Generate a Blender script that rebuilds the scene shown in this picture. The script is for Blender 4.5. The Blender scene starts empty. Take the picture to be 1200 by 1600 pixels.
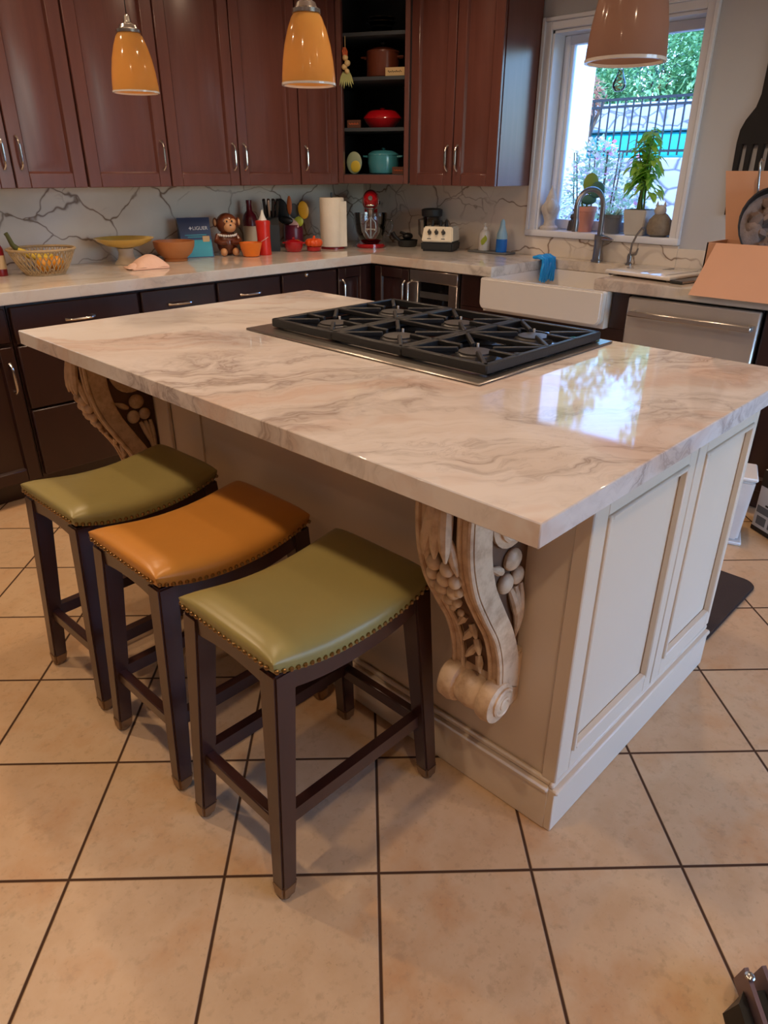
import bpy, bmesh, math, random
from mathutils import Vector, Matrix
random.seed(7)
S = bpy.context.scene
COL = S.collection
PI = math.pi
R = math.radians

# ---------------------------------------------------------------- camera
cam = bpy.data.cameras.new('camera')
camo = bpy.data.objects.new('camera', cam)
COL.objects.link(camo)
S.camera = camo
FPX = 1093.3
cam.sensor_fit = 'VERTICAL'
cam.sensor_height = 36.0
cam.sensor_width = 27.0
cam.lens = FPX * 36.0 / 1600.0
cam.clip_start = 0.02
cam.clip_end = 200
yw, pt, rl = R(44.0328), R(-25.955), R(0.2026)
fw = Vector((math.cos(pt)*math.cos(yw), math.cos(pt)*math.sin(yw), math.sin(pt)))
rt = Vector((math.sin(yw), -math.cos(yw), 0))
up = rt.cross(fw)
rt2 = rt*math.cos(rl) + up*math.sin(rl)
up2 = -rt*math.sin(rl) + up*math.cos(rl)
mw = Matrix((rt2, up2, -fw)).transposed().to_4x4()
mw.translation = Vector((-3.6991, -3.7871, 1.3635))
camo.matrix_world = mw

# ---------------------------------------------------------------- world, sun, exposure
S.view_settings.view_transform = 'Standard'
S.view_settings.look = 'None'
S.view_settings.exposure = -0.58
S.view_settings.gamma = 1.0
S.view_settings.use_curve_mapping = False
W = bpy.data.worlds.new('world')
S.world = W
W.use_nodes = True
wn = W.node_tree
wn.nodes.clear()
wo = wn.nodes.new('ShaderNodeOutputWorld')
bg = wn.nodes.new('ShaderNodeBackground')
sky = wn.nodes.new('ShaderNodeTexSky')
sky.sky_type = 'NISHITA'
sky.sun_disc = False
sky.sun_elevation = R(48)
sky.sun_rotation = R(215)
sky.air_density = 1.6
sky.dust_density = 0.6
bg.inputs['Strength'].default_value = 1.45
wmx = wn.nodes.new('ShaderNodeMix'); wmx.data_type = 'RGBA'; wmx.blend_type = 'MULTIPLY'
wmx.inputs[0].default_value = 1.0
wmx.inputs[7].default_value = (0.56, 0.85, 1.46, 1)          # daylight seen under the room's warm white balance
wn.links.new(sky.outputs[0], wmx.inputs[6]); wn.links.new(wmx.outputs[2], bg.inputs[0])
wn.links.new(bg.outputs[0], wo.inputs[0])
sun = bpy.data.lights.new('sun', 'SUN')
sun.energy = 8.5
sun.angle = R(0.6)
sun.color = (1.0, 0.95, 0.86)
suno = bpy.data.objects.new('sun', sun)
COL.objects.link(suno)
sd = Vector((0.74, 0.14, -0.66)).normalized()        # travel direction of the sunlight
suno.rotation_euler = sd.to_track_quat('-Z', 'Y').to_euler()

CEIL = 2.5
def area(name, loc, sx, sy, energy, color, direction, shape='RECTANGLE', portal=False):
    l = bpy.data.lights.new(name, 'AREA')
    l.shape = shape
    l.size = sx
    if shape == 'RECTANGLE': l.size_y = sy
    l.energy = energy
    l.color = color
    o = bpy.data.objects.new(name, l)
    COL.objects.link(o)
    o.location = loc
    o.rotation_euler = Vector(direction).to_track_quat('-Z', 'Y').to_euler()
    if portal: l.cycles.is_portal = True
    if shape == 'DISK': l.spread = R(150)
    return o
WARM = (1.0, 0.73, 0.49)
CANS = [(-3.55,-1.35,15),(-3.6,-2.75,11),(-3.65,-4.3,12),(-2.15,-1.05,11),(-2.1,-2.45,8),(-2.2,-4.2,7),
        (-3.0,-1.0,7),(-1.0,-1.15,12),(-0.95,-2.9,9),(-4.9,-3.4,4)]  # here the cans by uppers and right wall are added as fill light
for i,(x,y,e) in enumerate(CANS):
    area('downlight_and_fill', (x,y,CEIL-0.012), 0.08, 0.08, e, WARM, (0,0,-1), 'DISK')
area('window_portal', (0.29,-1.76,1.55), 0.9, 1.0, 1, (1,1,1), (-1,0,0), portal=True)
area('patio_portal', (-1.45,-6.36,1.05), 2.2, 2.05, 1, (1,1,1), (0,1,0), portal=True)
S.cycles.use_denoising = True
S.cycles.max_bounces = 10
S.cycles.transparent_max_bounces = 16
S.cycles.sample_clamp_indirect = 6.0
S.cycles.caustics_reflective = False
S.cycles.caustics_refractive = False

# ---------------------------------------------------------------- node helpers
def lin(c):
    def f(v):
        v /= 255.0
        return v/12.92 if v <= 0.04045 else ((v+0.055)/1.055)**2.4
    return tuple(f(v) for v in c)
class N:
    def __init__(s, name):
        s.m = bpy.data.materials.new(name)
        s.m.use_nodes = True
        s.t = s.m.node_tree
        s.t.nodes.clear()
        s.out = s.t.nodes.new('ShaderNodeOutputMaterial')
        s.b = s.t.nodes.new('ShaderNodeBsdfPrincipled')
        s.t.links.new(s.b.outputs[0], s.out.inputs[0])
    def set(s, sock, v):
        if hasattr(v, 'is_linked') or hasattr(v, 'links'): s.t.links.new(v, sock)
        elif isinstance(v, (tuple, list)) and len(v) == 3 and sock.type == 'RGBA': sock.default_value = (*v, 1)
        else: sock.default_value = v
    def P(s, **k):
        for a, v in k.items(): s.set(s.b.inputs[a.replace('_', ' ')], v)
        return s
    def pos(s): return s.t.nodes.new('ShaderNodeNewGeometry').outputs['Position']
    def obj(s): return s.t.nodes.new('ShaderNodeTexCoord').outputs['Object']
    def map(s, v, scale=(1,1,1), rot=(0,0,0), loc=(0,0,0)):
        n = s.t.nodes.new('ShaderNodeMapping')
        s.set(n.inputs[0], v); n.inputs['Scale'].default_value = scale
        n.inputs['Rotation'].default_value = rot; n.inputs['Location'].default_value = loc
        return n.outputs[0]
    def noise(s, v, scale=5, detail=3, rough=0.5, dist=0, col=False):
        n = s.t.nodes.new('ShaderNodeTexNoise')
        s.set(n.inputs['Vector'], v); n.inputs['Scale'].default_value = scale
        n.inputs['Detail'].default_value = detail; n.inputs['Roughness'].default_value = rough
        n.inputs['Distortion'].default_value = dist
        return n.outputs['Color' if col else 'Fac']
    def voro(s, v, scale=5, feature='DISTANCE_TO_EDGE'):
        n = s.t.nodes.new('ShaderNodeTexVoronoi')
        n.feature = feature
        s.set(n.inputs['Vector'], v); n.inputs['Scale'].default_value = scale
        return n.outputs['Distance']
    def math(s, op, a, b=0.0, c=0.0):
        n = s.t.nodes.new('ShaderNodeMath'); n.operation = op
        s.set(n.inputs[0], a); s.set(n.inputs[1], b); s.set(n.inputs[2], c)
        return n.outputs[0]
    def vadd(s, a, b, k=1.0):
        n = s.t.nodes.new('ShaderNodeVectorMath'); n.operation = 'MULTIPLY_ADD'
        s.set(n.inputs[0], b); n.inputs[1].default_value = (k,k,k); s.set(n.inputs[2], a)
        return n.outputs[0]
    def ramp(s, f, stops):
        n = s.t.nodes.new('ShaderNodeValToRGB')
        e = n.color_ramp.elements
        while len(e) < len(stops): e.new(0.5)
        for i, (p, c) in enumerate(stops):
            e[i].position = p
            e[i].color = (c, c, c, 1) if not isinstance(c, (tuple, list)) else (*c, 1)
        s.set(n.inputs[0], f)
        return n.outputs[0]
    def mix(s, f, a, b, mode='MIX'):
        n = s.t.nodes.new('ShaderNodeMix'); n.data_type = 'RGBA'; n.blend_type = mode
        s.set(n.inputs[0], f); s.set(n.inputs[6], a); s.set(n.inputs[7], b)
        return n.outputs[2]
    def bump(s, h, strength=0.2, dist=0.01):
        n = s.t.nodes.new('ShaderNodeBump')
        s.set(n.inputs['Height'], h); n.inputs['Strength'].default_value = strength
        n.inputs['Distance'].default_value = dist
        s.t.links.new(n.outputs[0], s.b.inputs['Normal'])
    def xyz(s, v):
        n = s.t.nodes.new('ShaderNodeSeparateXYZ'); s.set(n.inputs[0], v); return n.outputs
def mat(name, rgb, rough=0.5, metal=0.0, var=0.10, scale=14, bump=0.0, coat=0.0, **kw):
    n = N(name)
    c = lin(rgb)
    d = tuple(v*(1-var) for v in c); e = tuple(min(1, v*(1+var)) for v in c)
    f = n.noise(n.obj(), scale, 3)
    n.P(Base_Color=n.mix(f, d, e), Roughness=rough, Metallic=metal)
    if coat: n.P(Coat_Weight=coat, Coat_Roughness=0.08)
    if bump: n.bump(n.noise(n.obj(), scale*6, 2), bump, 0.004)
    for k, v in kw.items(): n.set(n.b.inputs[k.replace('_', ' ')], v)
    return n.m

MT = {}
# --- floor tiles laid on the diagonal
n = N('beige_floor_tile')
th = R(45.6663)
x, y, z = n.xyz(n.pos())
su = n.math('DIVIDE', n.math('SUBTRACT', n.math('SUBTRACT', n.math('MULTIPLY', x, math.sin(th)), n.math('MULTIPLY', y, math.cos(th))), 0.0209), 0.331)
sw = n.math('DIVIDE', n.math('SUBTRACT', n.math('ADD', n.math('MULTIPLY', x, math.cos(th)), n.math('MULTIPLY', y, math.sin(th))), -4.2762), 0.331)
def edge(v):
    a = n.math('FRACT', v)
    return n.math('MINIMUM', a, n.math('SUBTRACT', 1.0, a))
dmin = n.math('MINIMUM', edge(su), edge(sw))
grout = n.ramp(dmin, [(0.0, 1.0), (0.0075, 1.0), (0.0125, 0.0), (1.0, 0.0)])
cb = n.t.nodes.new('ShaderNodeCombineXYZ')
n.set(cb.inputs[0], n.math('FLOOR', su)); n.set(cb.inputs[1], n.math('FLOOR', sw))
wnz = n.t.nodes.new('ShaderNodeTexWhiteNoise'); n.set(wnz.inputs['Vector'], cb.outputs[0])
rnd = wnz.outputs['Value']
p2 = n.vadd(n.pos(), wnz.outputs['Color'], 3.0)
m1 = n.noise(p2, 5.0, 5, 0.6)
m2 = n.noise(p2, 38.0, 3, 0.65)
c1 = n.ramp(m1, [(0.3, lin((200,166,128))), (0.5, lin((212,182,146))), (0.72, lin((200,154,110)))])
c1 = n.mix(n.ramp(m2, [(0.0, 0.0), (0.54, 0.0), (0.70, 0.42), (1.0, 0.42)]), c1, lin((170,142,112)))
m3 = n.noise(p2, 90.0, 2, 0.6)
c1 = n.mix(n.ramp(m3, [(0.0, 0.0), (0.64, 0.0), (0.74, 0.3), (1.0, 0.3)]), c1, lin((150,120,92)))
c1 = n.mix(n.math('MULTIPLY', rnd, 0.28), c1, lin((198,146,100)))
n.P(Base_Color=n.mix(grout, c1, lin((72,46,26))), Roughness=n.mix(grout, (0.33,)*3, (0.9,)*3))
n.P(Specular_IOR_Level=0.35)
n.bump(n.math('SUBTRACT', n.math('MULTIPLY', m2, 0.12), grout), 0.35, 0.004)
MT['floor'] = n.m

# --- polished marble of worktops
def marble(name, sc, base, warm, dark, loc, amt=1.0):
    n = N(name)
    p = n.pos()
    w = n.noise(n.map(p, (1.3,1.3,1.3), loc=loc), 1.6, 4, 0.6, col=True)
    q = n.vadd(p, w, 0.42)
    q1 = n.map(n.map(q, rot=(0,0,R(38))), sc, loc=loc)
    a = n.noise(q1, 1.5, 6, 0.6, 0.6)
    vein = n.ramp(n.math('ABSOLUTE', n.math('SUBTRACT', a, 0.5)), [(0, 1.0), (0.012, 0.55), (0.05, 0.12), (0.11, 0.0)])
    b = n.noise(n.map(q1, (1.3,1.3,1.3), loc=(5.2,1.7,0)), 1.1, 5, 0.62, 0.4)
    cloud = n.ramp(b, [(0.45, 0.0), (0.6, 0.75), (0.7, 0.15), (0.85, 0.0)])
    c = n.noise(n.map(q1, (2.2,2.2,2.2), loc=(1.2,8.1,0)), 1.5, 6, 0.65, 0.8)
    fine = n.ramp(n.math('ABSOLUTE', n.math('SUBTRACT', c, 0.48)), [(0, 0.55), (0.006, 0.2), (0.02, 0.0)])
    peach = n.ramp(n.noise(n.map(q1, (.9,.9,.9), loc=(7.7,2.2,1)), 1.3, 4, 0.6, 0.5), [(0.52, 0.0), (0.62, 0.55), (0.72, 0.1), (1.0, 0.0)])
    patch = n.ramp(n.noise(n.map(q1, (.8,.8,.8), loc=(3,3,3)), 1.0, 3), [(0.42, 0.0), (0.6, 1.0)])
    col = n.mix(n.math('MULTIPLY', cloud, 0.75*amt), base, warm)
    col = n.mix(n.math('MULTIPLY', peach, amt), col, lin((204,164,140)))
    col = n.mix(n.math('MULTIPLY', n.math('MULTIPLY', vein, patch), 0.8*amt), col, dark)
    col = n.mix(n.math('MULTIPLY', n.math('MULTIPLY', fine, patch), 0.55*amt), col, dark)
    n.P(Base_Color=col, Roughness=0.045, Specular_IOR_Level=0.5)
    return n.m
MT['island'] = marble('polished_island_marble', (0.55,2.6,2.2), lin((228,219,214)), lin((208,190,176)), lin((116,92,78)), (0.3,0.1,0), 0.8)
MT['counter'] = marble('polished_counter_marble', (1.1,1.1,1.5), lin((218,210,200)), lin((204,186,164)), lin((140,126,116)), (2.1,0.4,0), 0.7)
# --- backsplash with crackled brown veins
n = N('veined_backsplash_slab')
p = n.pos()
q = n.vadd(p, n.noise(p, 3.0, 3.5, 0.55, col=True), 0.34)
q = n.map(q, (1.0,1.0,1.6), loc=(0.35,0.2,0.15))
d = n.voro(q, 2.5)
v1 = n.ramp(d, [(0, 1.0), (0.008, 0.75), (0.018, 0.12), (0.035, 0.0)])
d2 = n.voro(n.map(q, loc=(3.1,1.2,0.7)), 4.2)
v2 = n.math('MULTIPLY', n.ramp(d2, [(0, 0.7), (0.012, 0.35), (0.03, 0.0)]), n.ramp(n.noise(n.map(p, loc=(1,7,3)), 2.8, 2), [(0.5, 0.0), (0.6, 1.0)]))
keep = n.ramp(n.noise(n.map(p, loc=(4,2,1)), 2.4, 2), [(0.34, 0.15), (0.48, 1.0)])
smoke = n.ramp(n.noise(q, 2.0, 4, 0.6), [(0.45, 0.0), (0.75, 0.4)])
col = n.mix(smoke, lin((228,219,208)), lin((204,195,184)))
col = n.mix(n.math('MAXIMUM', n.math('MULTIPLY', v1, keep), v2), col, lin((128,104,86)))
n.P(Base_Color=col, Roughness=0.08)
MT['splash'] = n.m

# --- dark cherry cabinet wood
def wood(name, a, b, rough=0.25, sc=(9,9,0.7), coat=0.35):
    n = N(name)
    p = n.map(n.pos(), sc)
    f = n.noise(p, 3.0, 6, 0.65, 0.4)
    n.P(Base_Color=n.mix(f, lin(a), lin(b)), Roughness=rough, Coat_Weight=coat, Coat_Roughness=0.22)
    n.bump(f, 0.06, 0.002)
    return n.m
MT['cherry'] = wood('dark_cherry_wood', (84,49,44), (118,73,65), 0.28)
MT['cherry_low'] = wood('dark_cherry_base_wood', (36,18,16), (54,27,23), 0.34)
MT['inner'] = mat('dark_cabinet_interior', (62,68,74), 0.6)
MT['espresso'] = wood('espresso_stool_wood', (46,24,20), (66,34,28), 0.3, (14,14,1.2), 0.5)
MT['cream'] = mat('cream_island_paint', (226,207,184), 0.42, var=0.03, scale=3)
n = N('antiqued_cream_carving')
f = n.noise(n.pos(), 30, 4, 0.6)
n.P(Base_Color=n.mix(n.ramp(f, [(0.42, 0.0), (0.7, 0.7)]), lin((224,194,160)), lin((172,132,98))), Roughness=0.5)
n.bump(f, 0.15, 0.003)
MT['carve'] = n.m
MT['glaze'] = mat('brown_glazed_carving_ground', (104,74,54), 0.55, var=0.25, scale=30)
MT['wall'] = mat('warm_grey_wall_paint', (190,192,198), 0.7, var=0.03, scale=2, bump=0.05)
MT['ceil'] = mat('white_ceiling_paint', (226,218,208), 0.8, var=0.02)
MT['white'] = mat('white_window_paint', (226,231,243), 0.4, var=0.03, scale=4)
MT['ceramic'] = mat('white_glazed_ceramic', (226,220,214), 0.12, var=0.02, coat=0.4)
MT['steel'] = mat('brushed_stainless_steel', (196,188,180), 0.3, 1.0, 0.08, 40)
MT['panelsteel'] = mat('dishwasher_stainless_steel', (206,198,190), 0.42, 0.75, 0.10, 6)
MT['chrome'] = mat('satin_nickel', (205,200,194), 0.2, 1.0, 0.05)
MT['faucet'] = mat('brushed_nickel_faucet', (150,150,154), 0.28, 1.0, 0.06)
MT['iron'] = mat('black_cast_iron', (30,30,33), 0.42, 0.0, 0.25, 60, 0.15)
MT['cap'] = mat('grey_burner_metal', (92,90,90), 0.4, 0.6, 0.1)
MT['black'] = mat('black_plastic', (20,20,22), 0.4, var=0.2)
MT['blackgloss'] = mat('black_glass', (12,12,14), 0.06, var=0.1)
MT['olive'] = mat('olive_leather', (150,136,82), 0.34, 0, 0.08, 8, 0.10)
MT['orange_leather'] = mat('orange_leather', (200,134,56), 0.33, 0, 0.08, 8, 0.10)
MT['brass'] = mat('antique_brass', (168,132,84), 0.3, 1.0, 0.1)
MT['capmetal'] = mat('dull_metal_foot_cap', (150,122,92), 0.35, 0.8, 0.1)
def shade_mat(name, c, c2):
    n = N(name)
    f = n.noise(n.map(n.obj(), (1,1,2.0)), 7, 4, 0.6, 1.0)
    cc = n.mix(f, lin(c), lin(c2))
    n.P(Base_Color=cc, Roughness=0.10, Coat_Weight=0.4, Coat_Roughness=0.03)
    tr = n.t.nodes.new('ShaderNodeBsdfTranslucent'); n.set(tr.inputs[0], n.mix(0.45, cc, (0.95,0.85,0.7)))
    mx = n.t.nodes.new('ShaderNodeMixShader'); mx.inputs[0].default_value = 0.5
    n.t.links.new(n.b.outputs[0], mx.inputs[1]); n.t.links.new(tr.outputs[0], mx.inputs[2])
    n.t.links.new(mx.outputs[0], n.out.inputs[0])
    return n.m
MT['amber'] = shade_mat('amber_glass_shade', (228,172,84), (236,186,104))
MT['rose_amber'] = shade_mat('rose_amber_glass_shade', (166,128,116), (176,140,126))
def thin_glass(name, tint, gloss=1.0):
    n = N(name)
    tr = n.t.nodes.new('ShaderNodeBsdfTransparent'); tr.inputs[0].default_value = (*tint, 1)
    gl = n.t.nodes.new('ShaderNodeBsdfGlossy'); gl.inputs['Roughness'].default_value = 0.02
    fr = n.t.nodes.new('ShaderNodeFresnel'); fr.inputs['IOR'].default_value = 1.45
    mx = n.t.nodes.new('ShaderNodeMixShader')
    n.set(mx.inputs[0], n.math('MULTIPLY', fr.outputs[0], gloss))
    n.t.links.new(tr.outputs[0], mx.inputs[1]); n.t.links.new(gl.outputs[0], mx.inputs[2])
    n.t.links.new(mx.outputs[0], n.out.inputs[0])
    n.t.nodes.remove(n.b)
    return n.m
MT['pane'] = thin_glass('window_pane_glass', (0.94,0.97,0.98), 0.8)
MT['glass'] = thin_glass('clear_bowl_glass', (0.88,0.88,0.88), 2.2)
MT['smoke'] = thin_glass('smoky_jar_plastic', (0.55,0.53,0.52), 1.6)

# ---------------------------------------------------------------- mesh builder
class M:
    def __init__(s): s.bm = bmesh.new()
    def _add(s, vs, fs):
        bv = [s.bm.verts.new(v) for v in vs]
        for f in fs:
            try: s.bm.faces.new([bv[i] for i in f])
            except ValueError: pass
        return bv
    def box(s, x0, x1, y0, y1, z0, z1, bev=0.0, seg=1):
        a, b = sorted((x0,x1)); c, d = sorted((y0,y1)); e, f = sorted((z0,z1))
        v = [(a,c,e),(b,c,e),(b,d,e),(a,d,e),(a,c,f),(b,c,f),(b,d,f),(a,d,f)]
        bv = s._add(v, [(3,2,1,0),(4,5,6,7),(0,1,5,4),(1,2,6,5),(2,3,7,6),(3,0,4,7)])
        if bev:
            ed = set()
            for q in bv:
                for k in q.link_edges: ed.add(k)
            bmesh.ops.bevel(s.bm, geom=list(ed), offset=bev, segments=seg, affect='EDGES', profile=0.5)
        return s
    def fbox(s, F, u0, u1, n0, n1, z0, z1, bev=0.0):
        o, u, nn = F
        pts = []
        for zz in (z0, z1):
            for (a, b) in ((u0,n0),(u1,n0),(u1,n1),(u0,n1)):
                q = o + u*a + nn*b
                pts.append((q.x, q.y, zz))
        bv = s._add(pts, [(3,2,1,0),(4,5,6,7),(0,1,5,4),(1,2,6,5),(2,3,7,6),(3,0,4,7)])
        bmesh.ops.recalc_face_normals(s.bm, faces=list({f for q in bv for f in q.link_faces}))
        if bev:
            ed = {k for q in bv for k in q.link_edges}
            bmesh.ops.bevel(s.bm, geom=list(ed), offset=bev, segments=1, affect='EDGES')
        return s
    def hexa(s, pts):
        bv = s._add(pts, [(3,2,1,0),(4,5,6,7),(0,1,5,4),(1,2,6,5),(2,3,7,6),(3,0,4,7)])
        bmesh.ops.recalc_face_normals(s.bm, faces=list({f for q in bv for f in q.link_faces}))
        return s
    def lathe(s, prof, c=(0,0,0), seg=28, axis='z', ratio=1.0, caps=True):
        rings = []
        for r, h in prof:
            ring = []
            for k in range(seg):
                a = 2*PI*k/seg
                p = (r*math.cos(a), r*math.sin(a)*ratio, h)
                if axis == 'x': p = (p[2], p[0], p[1])
                if axis == 'y': p = (p[0], p[2], p[1])
                ring.append(s.bm.verts.new((c[0]+p[0], c[1]+p[1], c[2]+p[2])))
            rings.append(ring)
        fs = []
        for a, b in zip(rings, rings[1:]):
            for k in range(seg):
                fs.append(s.bm.faces.new((a[k], a[(k+1)%seg], b[(k+1)%seg], b[k])))
        if caps and prof[0][0] > 1e-6: fs.append(s.bm.faces.new(rings[0][::-1]))
        if caps and prof[-1][0] > 1e-6: fs.append(s.bm.faces.new(rings[-1]))
        return s
    def shell(s, prof, thick, c=(0,0,0), seg=28, ratio=1.0):       # open vessel: outer wall up, inner wall down
        inner = [(max(0.0005, r-thick), h + (thick if i == 0 else 0)) for i, (r, h) in enumerate(prof)]
        return s.lathe([(0.0004, prof[0][1])] + list(prof) + inner[::-1] + [(0.0004, prof[0][1]+thick)], c, seg, ratio=ratio)
    def tube(s, pts, r, seg=10, closed=False):
        P = [Vector(p) for p in pts]
        n = len(P)
        rr = r if isinstance(r, (list, tuple)) else [r]*n
        prev = None; rings = []
        for i in range(n):
            t = (P[(i+1)%n] - P[i-1]) if closed else (P[min(i+1,n-1)] - P[max(i-1,0)])
            if t.length < 1e-9: t = Vector((0,0,1))
            t.normalize()
            if prev is None:
                a = Vector((0,0,1)) if abs(t.z) < 0.9 else Vector((1,0,0))
                nrm = t.cross(a).normalized()
            else:
                nrm = (prev - t*prev.dot(t))
                nrm = nrm.normalized() if nrm.length > 1e-6 else t.orthogonal().normalized()
            prev = nrm
            bn = t.cross(nrm)
            rings.append([s.bm.verts.new(P[i] + (nrm*math.cos(2*PI*k/seg) + bn*math.sin(2*PI*k/seg))*rr[i]) for k in range(seg)])
        m = n if closed else n-1
        for i in range(m):
            a, b = rings[i], rings[(i+1)%n]
            for k in range(seg): s.bm.faces.new((a[k], a[(k+1)%seg], b[(k+1)%seg], b[k]))
        if not closed:
            s.bm.faces.new(rings[0][::-1]); s.bm.faces.new(rings[-1])
        return s
    def ball(s, c, r, seg=14, rings=9, rot=None):
        if not isinstance(r, (tuple, list)): r = (r, r, r)
        mt = Matrix.Translation(c) @ (rot.to_4x4() if rot else Matrix.Identity(4)) @ Matrix.Diagonal((*r, 1))
        bmesh.ops.create_uvsphere(s.bm, u_segments=seg, v_segments=rings, radius=1.0, matrix=mt)
        return s
    def prism(s, poly, a, b, plane='xz', bev=0.0):
        def P(u, v, w):
            return {'xz': (u,w,v), 'yz': (w,u,v), 'xy': (u,v,w)}[plane]
        va = [s.bm.verts.new(P(u,v,a)) for u, v in poly]
        vb = [s.bm.verts.new(P(u,v,b)) for u, v in poly]
        fs = [s.bm.faces.new(va), s.bm.faces.new(vb[::-1])]
        n = len(poly)
        for i in range(n): fs.append(s.bm.faces.new((va[i], vb[i], vb[(i+1)%n], va[(i+1)%n])))
        bmesh.ops.recalc_face_normals(s.bm, faces=fs)
        if bev:
            ed = {e for f in (fs[0], fs[1]) for e in f.edges}
            bmesh.ops.bevel(s.bm, geom=list(ed), offset=bev, segments=2, affect='EDGES')
        return s
    def grid(s, fn, nu, nv):
        V = [[s.bm.verts.new(fn(i/nu, j/nv)) for j in range(nv+1)] for i in range(nu+1)]
        for i in range(nu):
            for j in range(nv): s.bm.faces.new((V[i][j], V[i+1][j], V[i+1][j+1], V[i][j+1]))
        return s
    def leaf(s, base, d, L, w, droop=0.3, upv=(0,0,1), thick=0.0):
        d = Vector(d).normalized(); base = Vector(base)
        sd = d.cross(Vector(upv))
        sd = sd.normalized() if sd.length > 1e-5 else Vector((1,0,0))
        nn = sd.cross(d).normalized()
        prof = [(0,0.02),(0.18,0.62),(0.42,1.0),(0.7,0.72),(1.0,0.02)]
        L0 = None
        for t, k in prof:
            c = base + d*(L*t) - Vector((0,0,1))*(droop*L*t*t)
            row = [s.bm.verts.new(c - sd*(w*k*0.5) + nn*(0.12*w*k)), s.bm.verts.new(c), s.bm.verts.new(c + sd*(w*k*0.5) + nn*(0.12*w*k))]
            if L0:
                s.bm.faces.new((L0[0], L0[1], row[1], row[0])); s.bm.faces.new((L0[1], L0[2], row[2], row[1]))
            L0 = row
        return s
    def xform(s, mtx):
        bmesh.ops.transform(s.bm, matrix=mtx, verts=s.bm.verts[:])
        return s

def root_of(o):
    while o.parent: o = o.parent
    return o
def obj(name, m, material, parent=None, world=False, smooth=True, recalc=False, base=True):
    bm = m.bm
    if recalc: bmesh.ops.recalc_face_normals(bm, faces=bm.faces[:])
    loc = Vector((0,0,0))
    if parent is not None:
        if world:
            off = root_of(parent).location
            bmesh.ops.translate(bm, vec=-off, verts=bm.verts[:])
    elif base:
        xs = [v.co for v in bm.verts]
        lo = Vector([min(v[i] for v in xs) for i in range(3)]); hi = Vector([max(v[i] for v in xs) for i in range(3)])
        loc = Vector(((lo.x+hi.x)/2, (lo.y+hi.y)/2, lo.z))
        bmesh.ops.translate(bm, vec=-loc, verts=bm.verts[:])
    me = bpy.data.meshes.new(name)
    bm.to_mesh(me); bm.free()
    me.materials.append(MT[material] if isinstance(material, str) else material)
    if smooth and len(me.polygons):
        me.polygons.foreach_set('use_smooth', [True]*len(me.polygons))
        me.set_sharp_from_angle(angle=R(38))
    o = bpy.data.objects.new(name, me)
    COL.objects.link(o)
    o.location = loc
    if parent is not None: o.parent = parent
    return o
def tag(o, label, cat, group=None, kind=None):
    o['label'] = label; o['category'] = cat
    if group: o['group'] = group
    if kind: o['kind'] = kind
    return o
def thing(name, label, cat, loc=(0,0,0), rz=0, group=None):
    o = bpy.data.objects.new(name, None)
    o.empty_display_size = 0.05
    COL.objects.link(o)
    o.location = loc; o.rotation_euler = (0,0,rz)
    return tag(o, label, cat, group)
def struct(name, m, material, parent=None, label=None, cat=None, **k):
    o = obj(name, m, material, parent, **k)
    if parent is None:
        o['kind'] = 'structure'
        if label: o['label'] = label
        if cat: o['category'] = cat
    return o
def dup(o, parent=None):
    c = o.copy(); COL.objects.link(c)
    if parent is not None: c.parent = parent
    for ch in list(o.children): dup(ch, c)
    return c
def text_mesh(name, body, size, material, parent, loc, rot, extrude=0.0004):
    cu = bpy.data.curves.new(name, 'FONT')
    cu.body = body; cu.size = size; cu.extrude = extrude; cu.align_x = 'CENTER'; cu.align_y = 'CENTER'
    tmp = bpy.data.objects.new(name, cu)
    COL.objects.link(tmp)
    bpy.context.view_layer.update()
    me = bpy.data.meshes.new_from_object(tmp.evaluated_get(bpy.context.evaluated_depsgraph_get()))
    bpy.data.objects.remove(tmp)
    me.name = name
    me.materials.clear(); me.materials.append(MT[material])
    o = bpy.data.objects.new(name, me)
    COL.objects.link(o)
    o.parent = parent; o.location = loc; o.rotation_euler = rot
    return o
X_, Y_, Z_ = Vector((1,0,0)), Vector((0,1,0)), Vector((0,0,1))

# ================================================================ ROOM SHELL
WX, WY = 0.10, 0.10                    # faces of the sink wall (x) and of the cabinet wall (y)
B0 = -6.2
struct('floor', M().box(B0-0.2, WX+0.2, B0-0.2, WY+0.2, -0.12, 0), 'floor', label='diagonal beige stone floor tiles with dark grout', cat='floor')
struct('ceiling', M().box(B0-0.2, WX+0.35, B0-0.9, WY+0.2, CEIL, CEIL+0.2), 'ceil', label='plain white ceiling', cat='ceiling')  # slab extended past the patio wall as an unseen sun-blocking overhang
struct('wall_left', M().box(B0-0.2, WX+0.18, WY, WY+0.18, 0, CEIL), 'wall', label='wall behind the long run of dark cabinets', cat='wall')
wy0, wy1, wz0, wz1 = -2.172, -1.345, 1.055, 2.032       # window opening
m = M()
m.box(WX, WX+0.18, B0-0.2, wy0, 0, CEIL); m.box(WX, WX+0.18, wy1, WY, 0, CEIL)
m.box(WX, WX+0.18, wy0, wy1, 0, wz0); m.box(WX, WX+0.18, wy0, wy1, wz1, CEIL)
struct('wall_right', m, 'wall', label='beige-grey painted wall with the window over the sink', cat='wall')
struct('wall_back', M().box(B0-0.2, B0, B0-0.2, WY, 0, CEIL), 'wall', label='wall behind the camera', cat='wall')
m = M()
dx0, dx1, dz1 = -2.6, -0.3, 2.12
m.box(B0-0.2, dx0, B0-0.16, B0, 0, CEIL); m.box(dx1, WX+0.18, B0-0.16, B0, 0, CEIL); m.box(dx0, dx1, B0-0.16, B0, dz1, CEIL)
struct('wall_front', m, 'wall', label='wall with a glazed patio door', cat='wall')
m = M()
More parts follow.
